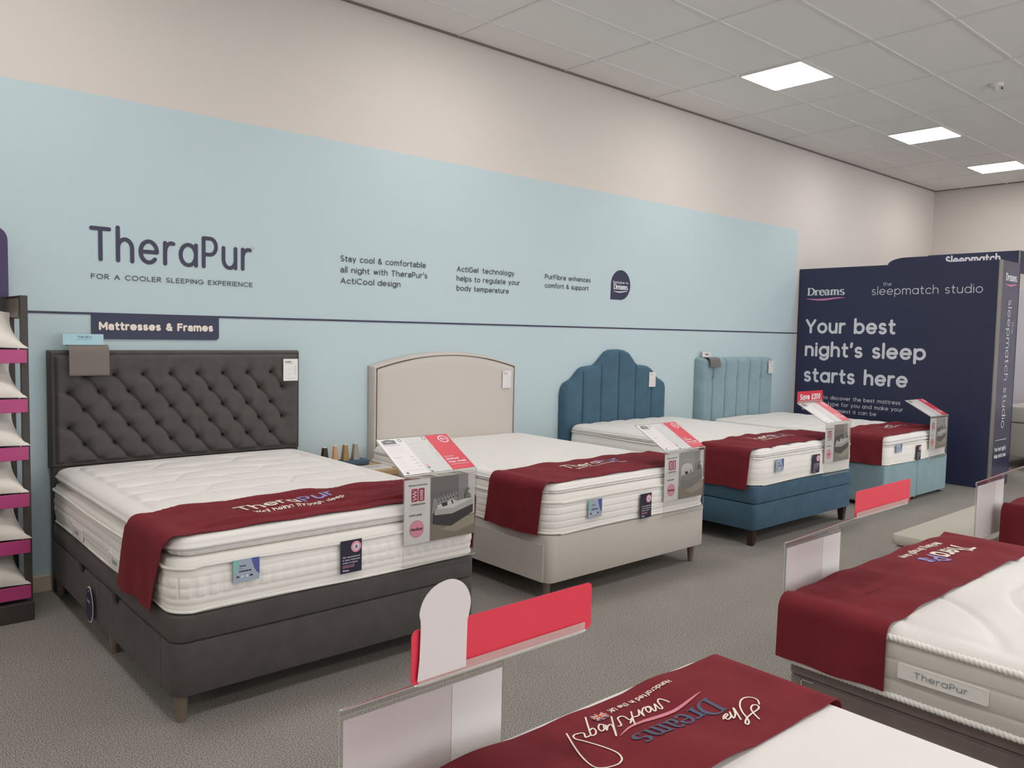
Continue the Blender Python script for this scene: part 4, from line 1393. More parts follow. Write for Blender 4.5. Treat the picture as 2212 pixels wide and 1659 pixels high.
# embroidery on the runner nearest the camera (reads from the aisle, so upside down from here)
f = cloth_map(RA)
m = MB()
hand = dict(
 a=[(1.7496, -4.2131), (1.7656, -4.1982), (1.7666, -4.1833), (1.7506, -4.1733), (1.7279, -4.1749), (1.7022, -4.1887), (1.6838, -4.2075), (1.6688, -4.2282), (1.6536, -4.2447), (1.6387, -4.2514), (1.6405, -4.2435), (1.6653, -4.2318), (1.6985, -4.226), (1.7221, -4.2251), (1.7345, -4.2215), (1.7402, -4.2125), (1.7324, -4.2061), (1.7142, -4.2119), (1.6991, -4.2297), (1.6841, -4.2534)],
 b=[(1.6473, -4.2269), (1.6723, -4.1982), (1.6811, -4.1839), (1.6613, -4.2026), (1.6401, -4.2114), (1.6527, -4.1956), (1.6598, -4.1881), (1.6444, -4.202), (1.6251, -4.207), (1.6268, -4.1975), (1.6434, -4.1933), (1.6463, -4.1872), (1.6305, -4.1907), (1.6169, -4.1991)],
 c=[(1.586, -4.0619), (1.5846, -4.049), (1.5795, -4.0357), (1.5674, -4.0421), (1.5546, -4.0663), (1.5455, -4.0657), (1.554, -4.0418), (1.5356, -4.0612), (1.5244, -4.0655), (1.5346, -4.0433), (1.5257, -4.0396), (1.5122, -4.049), (1.5077, -4.062), (1.5218, -4.0568), (1.5307, -4.0449)],
 d=[(1.5307, -4.0449), (1.5187, -4.0374), (1.4967, -4.0499), (1.4844, -4.0662), (1.4904, -4.0514), (1.4978, -4.0374), (1.4789, -4.0553), (1.465, -4.057), (1.4545, -4.055), (1.427, -4.0721)],
 e=[(1.4757, -4.0329), (1.4515, -4.059), (1.4297, -4.0842)],
 g=[(1.427, -4.0721), (1.4506, -4.0583), (1.4392, -4.0586), (1.4423, -4.042), (1.4377, -4.035), (1.4235, -4.0364), (1.4121, -4.0525), (1.4001, -4.0676), (1.391, -4.0664)],
 h=[(1.417, -4.0215), (1.3828, -4.0597), (1.3521, -4.0944), (1.3694, -4.0731), (1.381, -4.0582), (1.3836, -4.0481), (1.3718, -4.0509), (1.3559, -4.0621), (1.3718, -4.0447)],
 i=[(1.3718, -4.0447), (1.3644, -4.0325), (1.3481, -4.0437), (1.3425, -4.0572), (1.3542, -4.0559), (1.366, -4.043)],
 j=[(1.3634, -3.9878), (1.3363, -4.0221), (1.311, -4.0553), (1.3208, -4.0586), (1.3347, -4.0479), (1.3386, -4.0349), (1.3253, -4.0373)],
 k=[(1.311, -4.0553), (1.293, -4.0552), (1.3037, -4.0388), (1.2895, -4.032), (1.2757, -4.0336), (1.269, -4.0471), (1.2785, -4.069), (1.2921, -4.1107), (1.2968, -4.1445), (1.2865, -4.1677), (1.2679, -4.1783), (1.251, -4.1792), (1.2239, -4.1726), (1.2104, -4.1566), (1.2212, -4.1145), (1.2406, -4.0716), (1.2708, -4.0168)])
for q in hand.values():
    ribbon(m, spl(q, 5), .0042, f, 0)
fw = RA.mapper((1.669, -3.9914), .0, True)
text(m, 'Handcrafted in the UK', fw, .0165, .17, .236, step=.02)
m.build('lettering', 'cream_ink', RA.t)
m = MB()
serif_word(m, RA.mapper((1.6725, -4.1085), .02, True), 0, 0, .060, .312, step=.02, wt=.2)
m.build('serif_lettering', 'thread_blue', RA.t)
m = MB()
sw = [(1.3592, -4.1002), (1.4083, -4.0865), (1.4548, -4.0839), (1.4871, -4.0878), (1.526, -4.0933), (1.57, -4.0956), (1.6262, -4.0929), (1.6783, -4.0887)]
ribbon(m, spl(sw, 5), lambda u: .0125 * max(.15, math.sin(PI * u) ** .7), f, 0)
m.build('swoosh', 'thread_pink', RA.t)
m = MB()
fz = lambda a, b, e=0: (1.394 + a, -4.005 + b, float(RA.Z(1.394 + a, -4.005 + b)) + .0022 + e)
hx = [(.022 * math.cos(q) * (1 + .25 * math.sin(5 * q)), .015 * math.sin(q) * (1 + .25 * math.sin(5 * q))) for q in np.linspace(0, 2 * PI, 33)[:-1]]
m.add([fz(*p) for p in hx], [tuple(range(32))], 0)
for an, ww, mi_, e in ((.5, .005, 2, .0004), (-.5, .005, 2, .0004), (0, .008, 2, .0005), (PI / 2, .008, 2, .0005), (.5, .0022, 1, .0008), (-.5, .0022, 1, .0008), (0, .0045, 1, .0009), (PI / 2, .0045, 1, .0009)):
    L = .024 if abs(an) < 1 else .016
    ribbon(m, [(-L * math.cos(an), -L * math.sin(an)), (L * math.cos(an), L * math.sin(an))], ww, lambda a, b, e=e: fz(a, b, e), mi_, cap=False)
m.build('flag_motif', ['thread_blue', 'thread_red', 'cream_ink'], RA.t)

# ------------------------------------------------------------------ acrylic price stands
def print_bedroom(m, f, w, h, kind):
    """a little printed photograph of a bed in a room; materials: list PRINT"""
    lay = [0]
    def P(pts, key):
        lay[0] += 1
        e = .00018 * lay[0]
        m.add([f(a * w, b * h, e) for a, b in pts], [tuple(range(len(pts)))], PRINT.index(key))
    P([(0, 0), (1, 0), (1, 1), (0, 1)], 'pw' if kind in (1, 3) else 'pbw')
    P([(.62, .3), (.86, .3), (.86, 1), (.62, 1)], 'pw2')
    P([(.86, .3), (1, .3), (1, 1), (.84, 1)], 'pc')
    P([(0, 0), (1, 0), (1, .34), (.6, .30), (0, .27)], 'pf')
    P([(.25, .16), (.55, .08), (1, .17), (1, .31), (.75, .30)], 'pf2')
    hb, base, mat_ = {1: ('pbw', 'pb', 'pm'), 2: ('pbw', 'pbb', 'pw2'), 3: ('pd', 'pd', 'pm'), 4: ('pb', 'pb', 'pm')}[kind]
    if kind == 2:
        P([(.08, .38), (.08, .66), (.16, .73), (.34, .76), (.50, .72), (.55, .64), (.55, .5)], 'pc')
    else:
        P([(.03, .42), (.06, .66), (.58, .73), (.60, .56), (.35, .5)], hb)
        if kind == 1:
            for i in range(7):
                for j in range(2):
                    cx, cy = .14 + .065 * i + .03 * j, .655 - .045 * j + .008 * i
                    P([(cx - .016, cy), (cx, cy - .018), (cx + .016, cy), (cx, cy + .018)], 'pd')
    P([(.06, .26), (.07, .42), (.48, .40), (.95, .50), (.95, .36), (.45, .19)], base)
    P([(.08, .40), (.09, .49), (.36, .56), (.90, .605), (.95, .585), (.95, .49), (.47, .385)], mat_)
    P([(.09, .49), (.36, .56), (.90, .605), (.95, .585), (.48, .475)], 'pc' if kind != 2 else 'pw2')
    P([(.12, .54), (.22, .575), (.26, .52), (.17, .495)], 'pc')
    P([(.22, .575), (.34, .585), (.37, .53), (.26, .515)], 'pb')
    P([(.36, .59), (.46, .63), (.57, .57), (.55, .545), (.37, .53)], 'pc')
    P([(.44, .605), (.47, .61), (.50, .545), (.47, .54)], 'pd')
    random.seed(7)
    for i in range(14):
        a, b = .82 + random.uniform(-.05, .06), .66 + random.uniform(-.06, .09)
        P([(a - .02, b), (a, b - .02), (a + .03, b + .01), (a + .005, b + .03)], 'pg')
PRINT = ['pw', 'pw2', 'pf', 'pf2', 'pb', 'pm', 'pg', 'pc', 'pd', 'pbw', 'pbb', 'card_back']

SW, SH, RUN_, RISE = .432, .43, .262, .145
def price_stand(label, x0, F, zt, face, kind, grade='Medium', clip=False):
    O = Vector((0, face, 0)); U = Vector((1 if face < 0 else -1, 0, 0)); Z = Vector((0, 0, 1))
    P0 = Vector((x0 if face < 0 else x0 + SW, F, zt))
    t = thing('price_stand', label, 'price stand', (x0 + SW / 2, F, zt - SH), 'clear acrylic price stands at the feet of the beds')
    V2 = (-O * RUN_ + Z * RISE); SL = V2.length; V2.normalize(); N2 = U.cross(V2)
    m = MB()
    m.slab([(0, -SH), (SW, -SH), (SW, 0), (0, 0)], P0, U, Z, .003, 0, 1)
    m.slab([(0, 0), (SW, 0), (SW, SL), (0, SL)], P0, U, V2, .003, 0, 1)
    m.slab([(0, 0), (SW, 0), (SW, .022), (0, .022)], P0 - Z * SH, U, -O, .002, 0, 1)
    # rolled front corner and the shallow channel below it
    m.tube([P0 + U * .001, P0 + U * (SW - .001)], .0025, 8, 1)
    m.slab([(0, 0), (SW, 0), (SW, .014), (0, .014)], P0 - Z * .016 + O * .004, U, Z, .0015, 0, 1)
    m.build('acrylic_sheet', ['acrylic', 'acrylic_edge'], t)
    B = P0 - O * .0065
    # information card
    m = MB()
    m.slab([(.008, -.328), (.154, -.328), (.154, -.020), (.008, -.020)], B, U, Z, .0012, 0)
    f = lambda a, b, e=0: B + O * (.0004 + e) + U * (.012 + a) + Z * (-.328 + b)
    cw, chh = .142, .298
    text(m, 'Mattress construction', f, .0095, .13, cw * .74, mi=1, x0=cw * .13, y0=chh * .925)
    for i in range(2):
        a, b = cw * (.245 + .275 * i), chh * .675
        m.add([f(a + p[0], b + p[1], .0001) for p in rrect(cw * .25, chh * .21, .006)], [tuple(range(28))], 2)
    zz = [(cw * (.29 + .16 * (k % 2)), chh * (.70 + .0265 * k)) for k in range(7)]
    for a, b in zip(zz[:-1], zz[1:]):
        ribbon(m, [a, b], .0042 if zz.index(a) % 2 == 0 else .0022, lambda u, v: f(u, v, .0003), 3, cap=False)
    for k in range(6):
        ribbon(m, [(cw * .585, chh * (.705 + .028 * k)), (cw * .705, chh * (.705 + .028 * k))], .0042, lambda u, v: f(u, v, .0003), 3, cap=False)
    text(m, 'Combination', f, .0115, .15, cw * .58, mi=1, x0=cw * .22, y0=chh * .615)
    textlines(m, f, cw * .16, chh * .585, 3, cw * .7, .0075, .0012, 4, .3)
    text(m, 'Comfort grade', f, .0105, .15, cw * .52, mi=1, x0=cw * .15, y0=chh * .445)
    c = (cw * .47, chh * .235)
    m.add([f(*p, .0001) for p in circ(*c, cw * .285, n=36)], [tuple(range(36))], 1)
    m.add([f(*p, .0002) for p in circ(*c, cw * .275, n=36)], [tuple(range(36))], 5)
    gw = cw * (.46 if grade == 'Medium' else .26)
    text(m, grade, lambda u, v: f(u, v, .0004), .0155, .17, gw, mi=1, x0=c[0] - gw / 2, y0=c[1] - .008)
    m.build('information_card', ['card', 'tag_navy', 'maroon_ink', 'white_ink', 'ink_light', 'pink'], t)
    m = MB()
    B2 = P0 - O * .0052
    m.slab([(.153, -.328), (.426, -.328), (.426, -.020), (.153, -.020)], B2 - O * .0002, U, Z, .0012, PRINT.index('card_back'))
    fp = lambda a, b, e=0: B2 + O * e + U * (.156 + a) + Z * (-.328 + b)
    print_bedroom(m, fp, .270, .308, kind)
    pc = m.build('photo_card', PRINT, t)
    pc['label'] = 'printed bedroom photograph'
    # sloping price list and offer card, lying on the lectern top
    T0 = P0 + N2 * .0016
    m = MB()
    m.slab([(.006, .008), (.290, .008), (.290, SL - .008), (.006, SL - .008)], T0, U, V2, .0012, 0)
    g = lambda a, b, e=0: T0 + N2 * (.0003 + e) + U * a + V2 * b
    m.add([g(*p) for p in ((.150, .008), (.290, .008), (.290, SL - .008), (.150, SL - .008))], [(0, 1, 2, 3)], 1)
    m.add([g(*p, .0002) for p in ((.025, .248), (.100, .248), (.100, .278), (.085, .281), (.06, .287), (.04, .281), (.025, .278))], [tuple(range(7))], 2)
    text(m, 'TheraPur', lambda a, b: g(a, b, .0004), .008, .15, .034, mi=0, x0=.046, y0=.262)
    for a in (.118, .262):
        m.add([g(*p, .0002) for p in ((a, .262), (a + .02, .262), (a + .02, .284), (a, .284))], [(0, 1, 2, 3)], 3)
        m.add([g(*p, .0004) for p in ((a + .004, .267), (a + .016, .267), (a + .016, .279), (a + .004, .279))], [(0, 1, 2, 3)], 0)
    g2 = lambda a, b: g(a, b, .0005)
    textlines(m, g2, .025, .236, 1, .09, .01, .0034, 3, .1)
    textlines(m, g2, .025, .215, 7, .112, .0088, .0009, 4, .2)
    textlines(m, g2, .025, .140, 1, .05, .009, .0022, 6, .1)
    textlines(m, g2, .025, .125, 8, .05, .009, .0009, 4, .4)
    for b in (.136, .112, .086, .062):
        textlines(m, g2, .115, b, 1, .022, .01, .0026, 3, .05)
    textlines(m, g2, .025, .036, 1, .11, .01, .0018, 4, .1)
    m.add([g(*p, .0004) for p in ((.026, .014), (.040, .014), (.040, .028), (.026, .028))], [(0, 1, 2, 3)], 3)
    textlines(m, g2, .16, .236, 1, .085, .01, .0036, 4, .1)
    textlines(m, g2, .165, .220, 5, .06, .0098, .0010, 4, .4)
    textlines(m, g2, .165, .158, 1, .05, .01, .0022, 4, .1)
    textlines(m, g2, .165, .145, 6, .07, .0095, .0010, 4, .4)
    for b in (.215, .205, .195, .185, .145, .135, .125, .115):
        textlines(m, g2, .268, b, 1, .012, .01, .0022, 3, .05)
    textlines(m, g2, .165, .075, 1, .05, .01, .0022, 4, .1)
    for k, mi_ in enumerate((5, 2, 7, 8)):
        b = .056 - .0155 * k
        m.add([g(*p, .0004) for p in ((.163, b), (.177, b), (.177, b + .011), (.163, b + .011))], [(0, 1, 2, 3)], mi_)
    m.build('price_list_card', ['card', 'card_grey', 'ink_mid', 'ink_mid', 'ink_light', 'pink', 'maroon_ink', 'sky_card', 'swatch_grey'], t)
    m = MB()
    m.slab([(.291, .010), (.428, .010), (.428, SL - .004), (.291, SL - .004)], T0, U, V2, .0012, 0)
    m.add([g(.385 + a, .255 + b, .0004) for a, b in [(.030 * (1 + .06 * math.cos(12 * q)) * math.cos(q), .030 * (1 + .06 * math.cos(12 * q)) * math.sin(q)) for q in np.linspace(0, 2 * PI, 73)[:-1]]], [tuple(range(72))], 1)
    m.add([g(.385 + a, .255 + b, .0006) for a, b in circ(0, 0, .0235, n=32)], [tuple(range(32))], 0)
    g3 = lambda a, b: g(a, b, .0009)
    text(m, '0', g3, .022, .2, .013, mi=1, x0=.369, y0=.245)
    text(m, '%', g3, .013, .17, .016, mi=1, x0=.385, y0=.247)
    text(m, 'Ask us about', g3, .008, .18, .055, mi=1, x0=.302, y0=.108)
    text(m, 'Interest', g3, .0155, .22, .076, mi=1, x0=.302, y0=.084)
    text(m, 'free credit', g3, .0155, .22, .107, mi=1, x0=.302, y0=.060)
    text(m, '0% APR Representative', g3, .007, .18, .112, mi=1, x0=.304, y0=.044)
    textlines(m, g3, .304, .030, 2, .10, .007, .0012, 2, .2)
    m.build('offer_card', ['red_gloss', 'white_ink', 'pink'], t)
    E0 = P0 + V2 * SL
    if clip:
        m = MB()
        for d in (-.0042, .0030):
            m.slab([(.006, -.004), (SW - .006, -.004), (SW - .006, .018), (.006, .018)], E0 + O * (d + .0012), U, Z, .0012, 0)
        m.build('clip_strip', 'clip', t)
    return t, E0, U, O
price_stand('clear price stand on the foot of the charcoal buttoned bed', 2.064, -2.158, .885, -1, 1)
price_stand('clear price stand on the foot of the beige arched bed', 4.125, -2.066, .818, -1, 2)
st3, E3, U3, O3 = price_stand('clear price stand carrying the Save sign, on the foot of the petrol blue bed', 6.205, -2.070, .876, -1, 3, 'Firm', True)
price_stand('clear price stand on the foot of the pale blue divan', 8.325, -2.064, .815, -1, 4, 'Firm')
stA, EA, UA, OA = price_stand('clear price stand seen from behind on the bed nearest the camera', .779, -3.860, .801, 1, 1, clip=True)
stB, EB, UB, OB = price_stand('clear price stand seen from behind on the taupe bed', 2.745, -3.702, .794, 1, 2, clip=True)
stC, EC, UC, OC = price_stand('clear price stand seen from behind beside the ottoman bench', 4.818, -3.66, .790, 1, 3)

def promo(label, E0, U, O, w, h, words=None, du=-.008, dz=0.0):
    t = thing('promo_sign', label, 'promotional sign', E0 + U * (w / 2) + Vector((0, 0, dz)), 'red promotional signs')
    m = MB()
    P = E0 + U * du + Vector((0, 0, dz)) + O * .0008
    m.slab(rrect(w, h, .012), P, U, (0, 0, 1), .0012)
    m.build('sign_card', 'red', t)
    if words:
        m = MB()
        text(m, words, plane(P + O * .0012, U, (0, 0, 1)), h * .52, .22, w * .80, x0=w * .1, y0=h * .24)
        m.build('lettering', 'white_ink', t)
    return t
promo('small red Save sign on the price stand of the petrol blue bed', E3, U3, O3, .425, .098, 'Save \u00a3200', du=0)
promo('long plain red sign on the price stand nearest the camera', EA, UA, OA, .455, .098, du=-.016)
promo('plain red sign on the price stand of the taupe bed', EB, UB, OB, .452, .093, du=-.018)
# white round-headed card clipped in front of the red sign
out = [(.782, .953), (.786, .99), (.788, 1.052), (.785, 1.072), (.790, 1.090), (.800, 1.104), (.815, 1.115), (.833, 1.121), (.851, 1.1225), (.868, 1.118), (.883, 1.107), (.893, 1.092), (.898, 1.074), (.895, 1.054), (.891, 1.04), (.889, .953)]
m = MB(); m.slab(out[:1] + spl(out[1:-1], 5) + out[-1:], (0, EA[1] - .0054, 0), (1, 0, 0), (0, 0, 1), .0011)
tag(m.build('promo_card', 'card_back'), 'white card with rounded top standing against the long red sign nearest the camera', 'card')  # white card in a greyer tone, its backlit shade put into the colour

# ------------------------------------------------------------------ cards and swatches on the headboards
def head_card(label, x0, x1, z0, z1, y, title=None):
    t = thing('price_card', label, 'price card', ((x0 + x1) / 2, y, z0), 'white price cards on the headboards')
    w, h = x1 - x0, z1 - z0
    m = MB(); m.slab(rrect(w, h, .003), (x0, y, z0), (1, 0, 0), (0, 0, 1), .004)
    m.build('card', 'card', t)
    f = plane((x0, y - .0008, z0), (1, 0, 0), (0, 0, 1))
    m = MB()
    if title:
        text(m, title, f, .0105, .2, w * .42, x0=w * .12, y0=h * .84)
    else:
        textlines(m, f, w * .12, h * .85, 1, w * .4, .01, .006, 0, .05)
    textlines(m, f, w * .12, h * .78, 1, w * .6, .01, .0022, 0, .05)
    for k in range(4):
        textlines(m, f, w * (.5 if k % 2 == 0 else .2), h * (.62 - .1 * k), 1, w * (.12 if k % 2 == 0 else .4), .01, .0018, 1, .05)
        textlines(m, f, w * .75, h * (.62 - .1 * k), 1, w * .15, .01, .003, 0, .05)
    textlines(m, f, w * .2, h * .14, 2, w * .7, .007, .0014, 1, .1)
    m.build('print', ['ink_mid', 'ink_light'], t)
head_card('white price card on the right end of the charcoal buttoned headboard', 2.432, 2.538, 1.204, 1.354, -.126, 'Bracken')
head_card('white price card on the right end of the beige arched headboard', 4.425, 4.52, 1.093, 1.238, -.100)
head_card('white price card on the right shoulder of the scalloped headboard', 6.382, 6.484, 1.044, 1.192, -.092)
head_card('white price card on the top right corner of the pleated headboard', 8.55, 8.655, 1.144, 1.292, -.126)

def swatch_holder(label, x0, x1, zc0, zc1, yc, path, sx0, sx1, card_mat, fabric, words):
    t = thing('swatch_holder', label, 'fabric sample', ((x0 + x1) / 2, yc, zc0), 'fabric swatch holders on the headboards')
    m = MB()
    m.slab([(0, 0), (x1 - x0, 0), (x1 - x0, zc1 - zc0), (0, zc1 - zc0)], (x0, yc, zc0), (1, 0, 0), (0, 0, 1), .002)
    m.slab([(0, -.05), (x1 - sx0 - .004, -.05), (x1 - sx0 - .004, 0), (0, 0)], (sx0 + .002, yc + .012, zc0), (1, 0, 0), (0, 0, 1), .003)
    m.build('bracket', 'acrylic', t)
    m = MB()
    m.slab([(0, 0), (x1 - x0, 0), (x1 - x0, zc1 - zc0), (0, zc1 - zc0)], (x0, yc - .0035, zc0), (1, 0, 0), (0, 0, 1), .0012, 0)
    w, h = x1 - x0, zc1 - zc0
    f = plane((x0, yc - .0042, zc0), (1, 0, 0), (0, 0, 1))
    if words:
        text(m, 'TheraPur', f, h * .22, .12, w * .36, mi=1, x0=w * .35, y0=h * .62)
        ribbon(m, [(w * .35, h * .5), (w * .72, h * .5)], .0012, f, 1)
    else:
        textlines(m, f, w * .35, h * .4, 1, w * .3, .01, h * .22, 1, .05)
    for q in (.14, .86):
        m.add([f(*p) for p in circ(w * q, h * .25, h * .07, n=12)], [tuple(range(12))], 2)
    m.build('brand_card', [card_mat, 'tag_navy', 'white_ink'], t)
    m = MB()
    A = np.array([[(x, y, z) for (y, z) in path] for x in np.linspace(sx0, sx1, 8)])
    B = A + np.array((0, .003, -.003))
    m.grid(A, flip=True); m.grid(B)
    n1, n2 = A.shape[:2]
    L = n1 * n2
    for j in range(n2 - 1):
        m.f.append((j, j + 1, L + j + 1, L + j)); m.mi.append(0)
        q = (n1 - 1) * n2
        m.f.append((q + j, L + q + j, L + q + j + 1, q + j + 1)); m.mi.append(0)
    for i in range(n1 - 1):
        q = n2 - 1
        m.f.append((i * n2 + q, L + i * n2 + q, L + (i + 1) * n2 + q, (i + 1) * n2 + q)); m.mi.append(0)
    m.build('fabric_swatch', fabric, t, True, .8)
p1 = [(-.055, 1.440), (-.085, 1.444), (-.112, 1.443), (-.128, 1.436), (-.137, 1.420), (-.140, 1.40)] + [(-.140, 1.40 - .0132 * k) for k in range(1, 11)]
swatch_holder('taupe fabric swatch and pale blue card on the charcoal buttoned headboard', 1.094, 1.308, 1.443, 1.506, -.118, p1, 1.122, 1.334, 'sky_card', 'swatch_taupe', True)
p2 = [(-.03, 1.337), (-.06, 1.338), (-.09, 1.337), (-.115, 1.330), (-.130, 1.315), (-.137, 1.295), (-.141, 1.27), (-.144, 1.245), (-.146, 1.233)]
swatch_holder('grey fabric swatch curling over the pleated pale blue headboard', 7.325, 7.485, 1.337, 1.397, -.05, p2, 7.36, 7.548, 'card', 'swatch_grey', False)

# hang tag on the drawer of the charcoal bed
t = thing('hang_tag', 'navy oval hang tag on the side drawer of the charcoal bed', 'tag', (1.005, -.99, .095))
out = [(.0, .03), (.02, .01), (.06, .0), (.10, .012), (.125, .05), (.13, .09), (.115, .14), (.08, .178), (.055, .182), (.03, .17), (.008, .13), (-.004, .08)]
m = MB(); m.slab(out, (1.008, -.925, .096), (0, -1, 0), (0, 0, 1), .0015)
m.build('tag_border', 'white_ink', t)
m = MB()
f = plane((1.0062, -.925, .096), (0, -1, 0), (0, 0, 1))
c_ = (.063, .09)
m.add([f(c_[0] + (a - c_[0]) * .90, c_[1] + (b - c_[1]) * .93) for a, b in out], [tuple(range(len(out)))], 0)
f = plane((1.0055, -.925, .096), (0, -1, 0), (0, 0, 1))
serif_word(m, f, .03, .10, .014, .06, mi=1)
m.add([f(.062 + a, .160 + b) for a, b in circ(0, 0, .005, n=12)], [tuple(range(12))], 1)
m.build('tag_face', ['navy', 'white_ink'], t)

# ------------------------------------------------------------------ bedside unit with leg samples
t = thing('bedside_table', 'low oak bedside table between the charcoal and beige beds', 'table', (2.86, -.31, 0))
m = MB(); m.box(2.63, 3.085, -.57, -.05, .565, .60, bev=.003); m.build('table_top', 'oak', t)
m = MB(); m.box(2.64, 3.075, -.56, -.06, .30, .565, bev=.003); m.build('drawer_case', 'oak', t)
m = MB(); m.box(2.66, 3.055, -.572, -.56, .32, .55, bev=.003); m.build('drawer_front', 'oak', t)
for x in (2.67, 3.045):
    for y in (-.53, -.09):
        square_leg('leg', x, y, .30, 'oak', t, .02, .016)
m = MB(); m.box(2.62, 3.00, -.315, -.205, .602, .640, bev=.008)
tag(m.build('sample_block', 'blue_block', None, True, .5), 'blue felt block holding sample bed legs on the bedside table', 'display block')
def sample(label, x, material, kind, z1, h=.115, y=-.262):
    t = thing('bed_leg_sample', label, 'sample bed leg', (x, y, .641), 'sample bed legs on the blue block')
    m = MB()
    if kind == 'round':
        m.lathe([(.024, 0), (.0145, h)], (x, y, .641), 24)
    else:
        m.frustum((x, y, .641), .023, .0135, h)
    m.build('tapered_leg', material, t, kind == 'round', .6)
    m = MB(); m.lathe([(.0115, 0), (.0115, .006)], (x, y, .641 + h), 16)
    m.build('glide_pad', 'white_pad', t)
sample('dark walnut sample leg, leftmost of four on the bedside table', 2.672, 'walnut', 'sq', 0, .100)
sample('pale beech round sample leg, second from left on the bedside table', 2.752, 'beech', 'round', 0, .105)
sample('golden oak sample leg, third from left on the bedside table', 2.832, 'oak_gold', 'sq', 0, .108)
sample('grey washed sample leg, rightmost of four on the bedside table', 2.912, 'grey_wood', 'sq', 0, .110)
m = MB()
m.slab([(0, 0), (.21, 0), (.21, .13), (0, .13)], (2.84, -.53, .6135), (1, 0, 0), (0, 1, 0), .012, 0)
f = plane((2.84, -.53, .6142), (1, 0, 0), (0, 1, 0))
textlines(m, f, .02, .09, 5, .16, .018, .004, 1, .3)
tag(m.build('brochure_pad', ['card', 'ink_mid']), 'pad of printed white leaflets on the oak bedside table', 'leaflets')

# ------------------------------------------------------------------ pillow rack at the left edge
t = thing('pillow_rack', 'tall dark wooden pillow rack with magenta shelf strips at the left edge', 'rack', (.36, -.25, 0))
m = MB(); m.box(-.16, .864, -.49, -.03, 0, .10, bev=.004); m.build('plinth', 'rack', t)
for xa in (-.145, .828):
    m = MB(); m.box(xa, xa + .034, -.465, -.43, .10, 1.705, bev=.002); m.build('post', 'rack', t)
    m = MB(); m.box(xa, xa + .034, -.10, -.06, .10, 1.705, bev=.002); m.build('post', 'rack', t)
    m = MB(); m.box(xa, xa + .034, -.43, -.10, 1.585, 1.705, bev=.002); m.build('side_rail', 'rack', t)
    m = MB(); m.box(xa - .006 if xa > 0 else xa + .034, xa if xa > 0 else xa + .040, -.425, -.10, 1.59, 1.69); m.build('inner_plate', 'rack_light', t)
m = MB(); m.box(-.11, .828, -.10, -.06, 1.62, 1.70); m.build('back_rail', 'rack', t)
m = MB(); m.slab(rrect(.925, .385, .07, corners=(0, 0, 1, 1)), (-.088, -.105, 1.70), (1, 0, 0), (0, 0, 1), .03)
hp = m.build('header_board', 'purple', t)
shelf_z = [1.358, 1.102, .853, .607, .362, .120]
for z in shelf_z:
    m = MB()
    m.add([(-.145, -.464, z + .028), (.827, -.464, z + .028), (.827, -.10, z + .150), (-.145, -.10, z + .150),
           (-.145, -.464, z + .040), (.827, -.464, z + .040), (.827, -.10, z + .162), (-.145, -.10, z + .162)],
          [(3, 2, 1, 0), (4, 5, 6, 7), (0, 1, 5, 4), (1, 2, 6, 5), (2, 3, 7, 6), (3, 0, 4, 7)])
    sh = m.build('shelf', 'rack', t)
    m = MB(); m.box(-.15, .852, -.478, -.466, z - .002, z + .068, bev=.002)
    m.build('shelf_strip', 'pink_lip', sh)
def pillow(label, z, k):
    t = thing('pillow', label, 'pillow', (.36, -.3, z + .01), 'white pillows on the dark rack')
    W, H, TH = .965, .34, .080
    nu, nv = 44, 26
    base = Vector((.377 - .008 * (k % 2), -.474, z + .060))
    U = Vector((1, 0, 0)); V = Vector((0, .84, .54)).normalized(); N = U.cross(V)
    V2_ = Vector((0, .62, .78)).normalized()
    for side in (1,):
        m = MB()
        F_, Bk = [], []
        rnd = random.Random(k)
        ph = [rnd.uniform(0, 6) for _ in range(6)]
        for i in range(nu):
            r1, r2 = [], []
            for j in range(nv):
                u = -1 + 2 * i / (nu - 1); v = -1 + 2 * j / (nv - 1)
                pin = 1 - .075 * (1 - v * v) * abs(u) ** 3
                pinv = 1 - .10 * (1 - u * u) * abs(v) ** 4
                p = base + U * (u * W / 2 * pin * (1 - .03 * (v + 1))) + V * ((v * pinv + 1) * H / 2)
                th = TH * (max(0, (1 - abs(u) ** 4.0)) ** .55) * (max(0, 1 - abs(v) ** 3.0) ** .6)
                wr = .007 * math.sin(7 * u + ph[0] + 2 * v) * math.sin(5 * v + ph[1]) + .004 * math.sin(17 * u + 6 * v + ph[2])
                wr *= max(0, 1 - max(abs(u), abs(v)) ** 4)
                r1.append(p - N * 0 + N * (TH * .95 * .5 + .0) * 0 + N * (.012 + th * .95 + wr) * -1 * -1)
                r2.append(p + N * .010)
            F_.append(r1); Bk.append(r2)
        m.grid(np.array([[tuple(q) for q in r] for r in F_]))
        m.grid(np.array([[tuple(q) for q in r] for r in Bk]), flip=True)
        m.build('pillow_case', 'pillow', t, True)
plab = ['white pillow on the top shelf of the dark rack', 'white pillow on the second shelf from the top of the dark rack', 'white pillow on the third shelf from the top of the dark rack',
        'white pillow on the fourth shelf from the top of the dark rack', 'white pillow on the second shelf from the bottom of the dark rack', 'white pillow on the bottom shelf of the dark rack']
for k, z in enumerate(shelf_z):
    pillow(plab[k], z + .005, k)

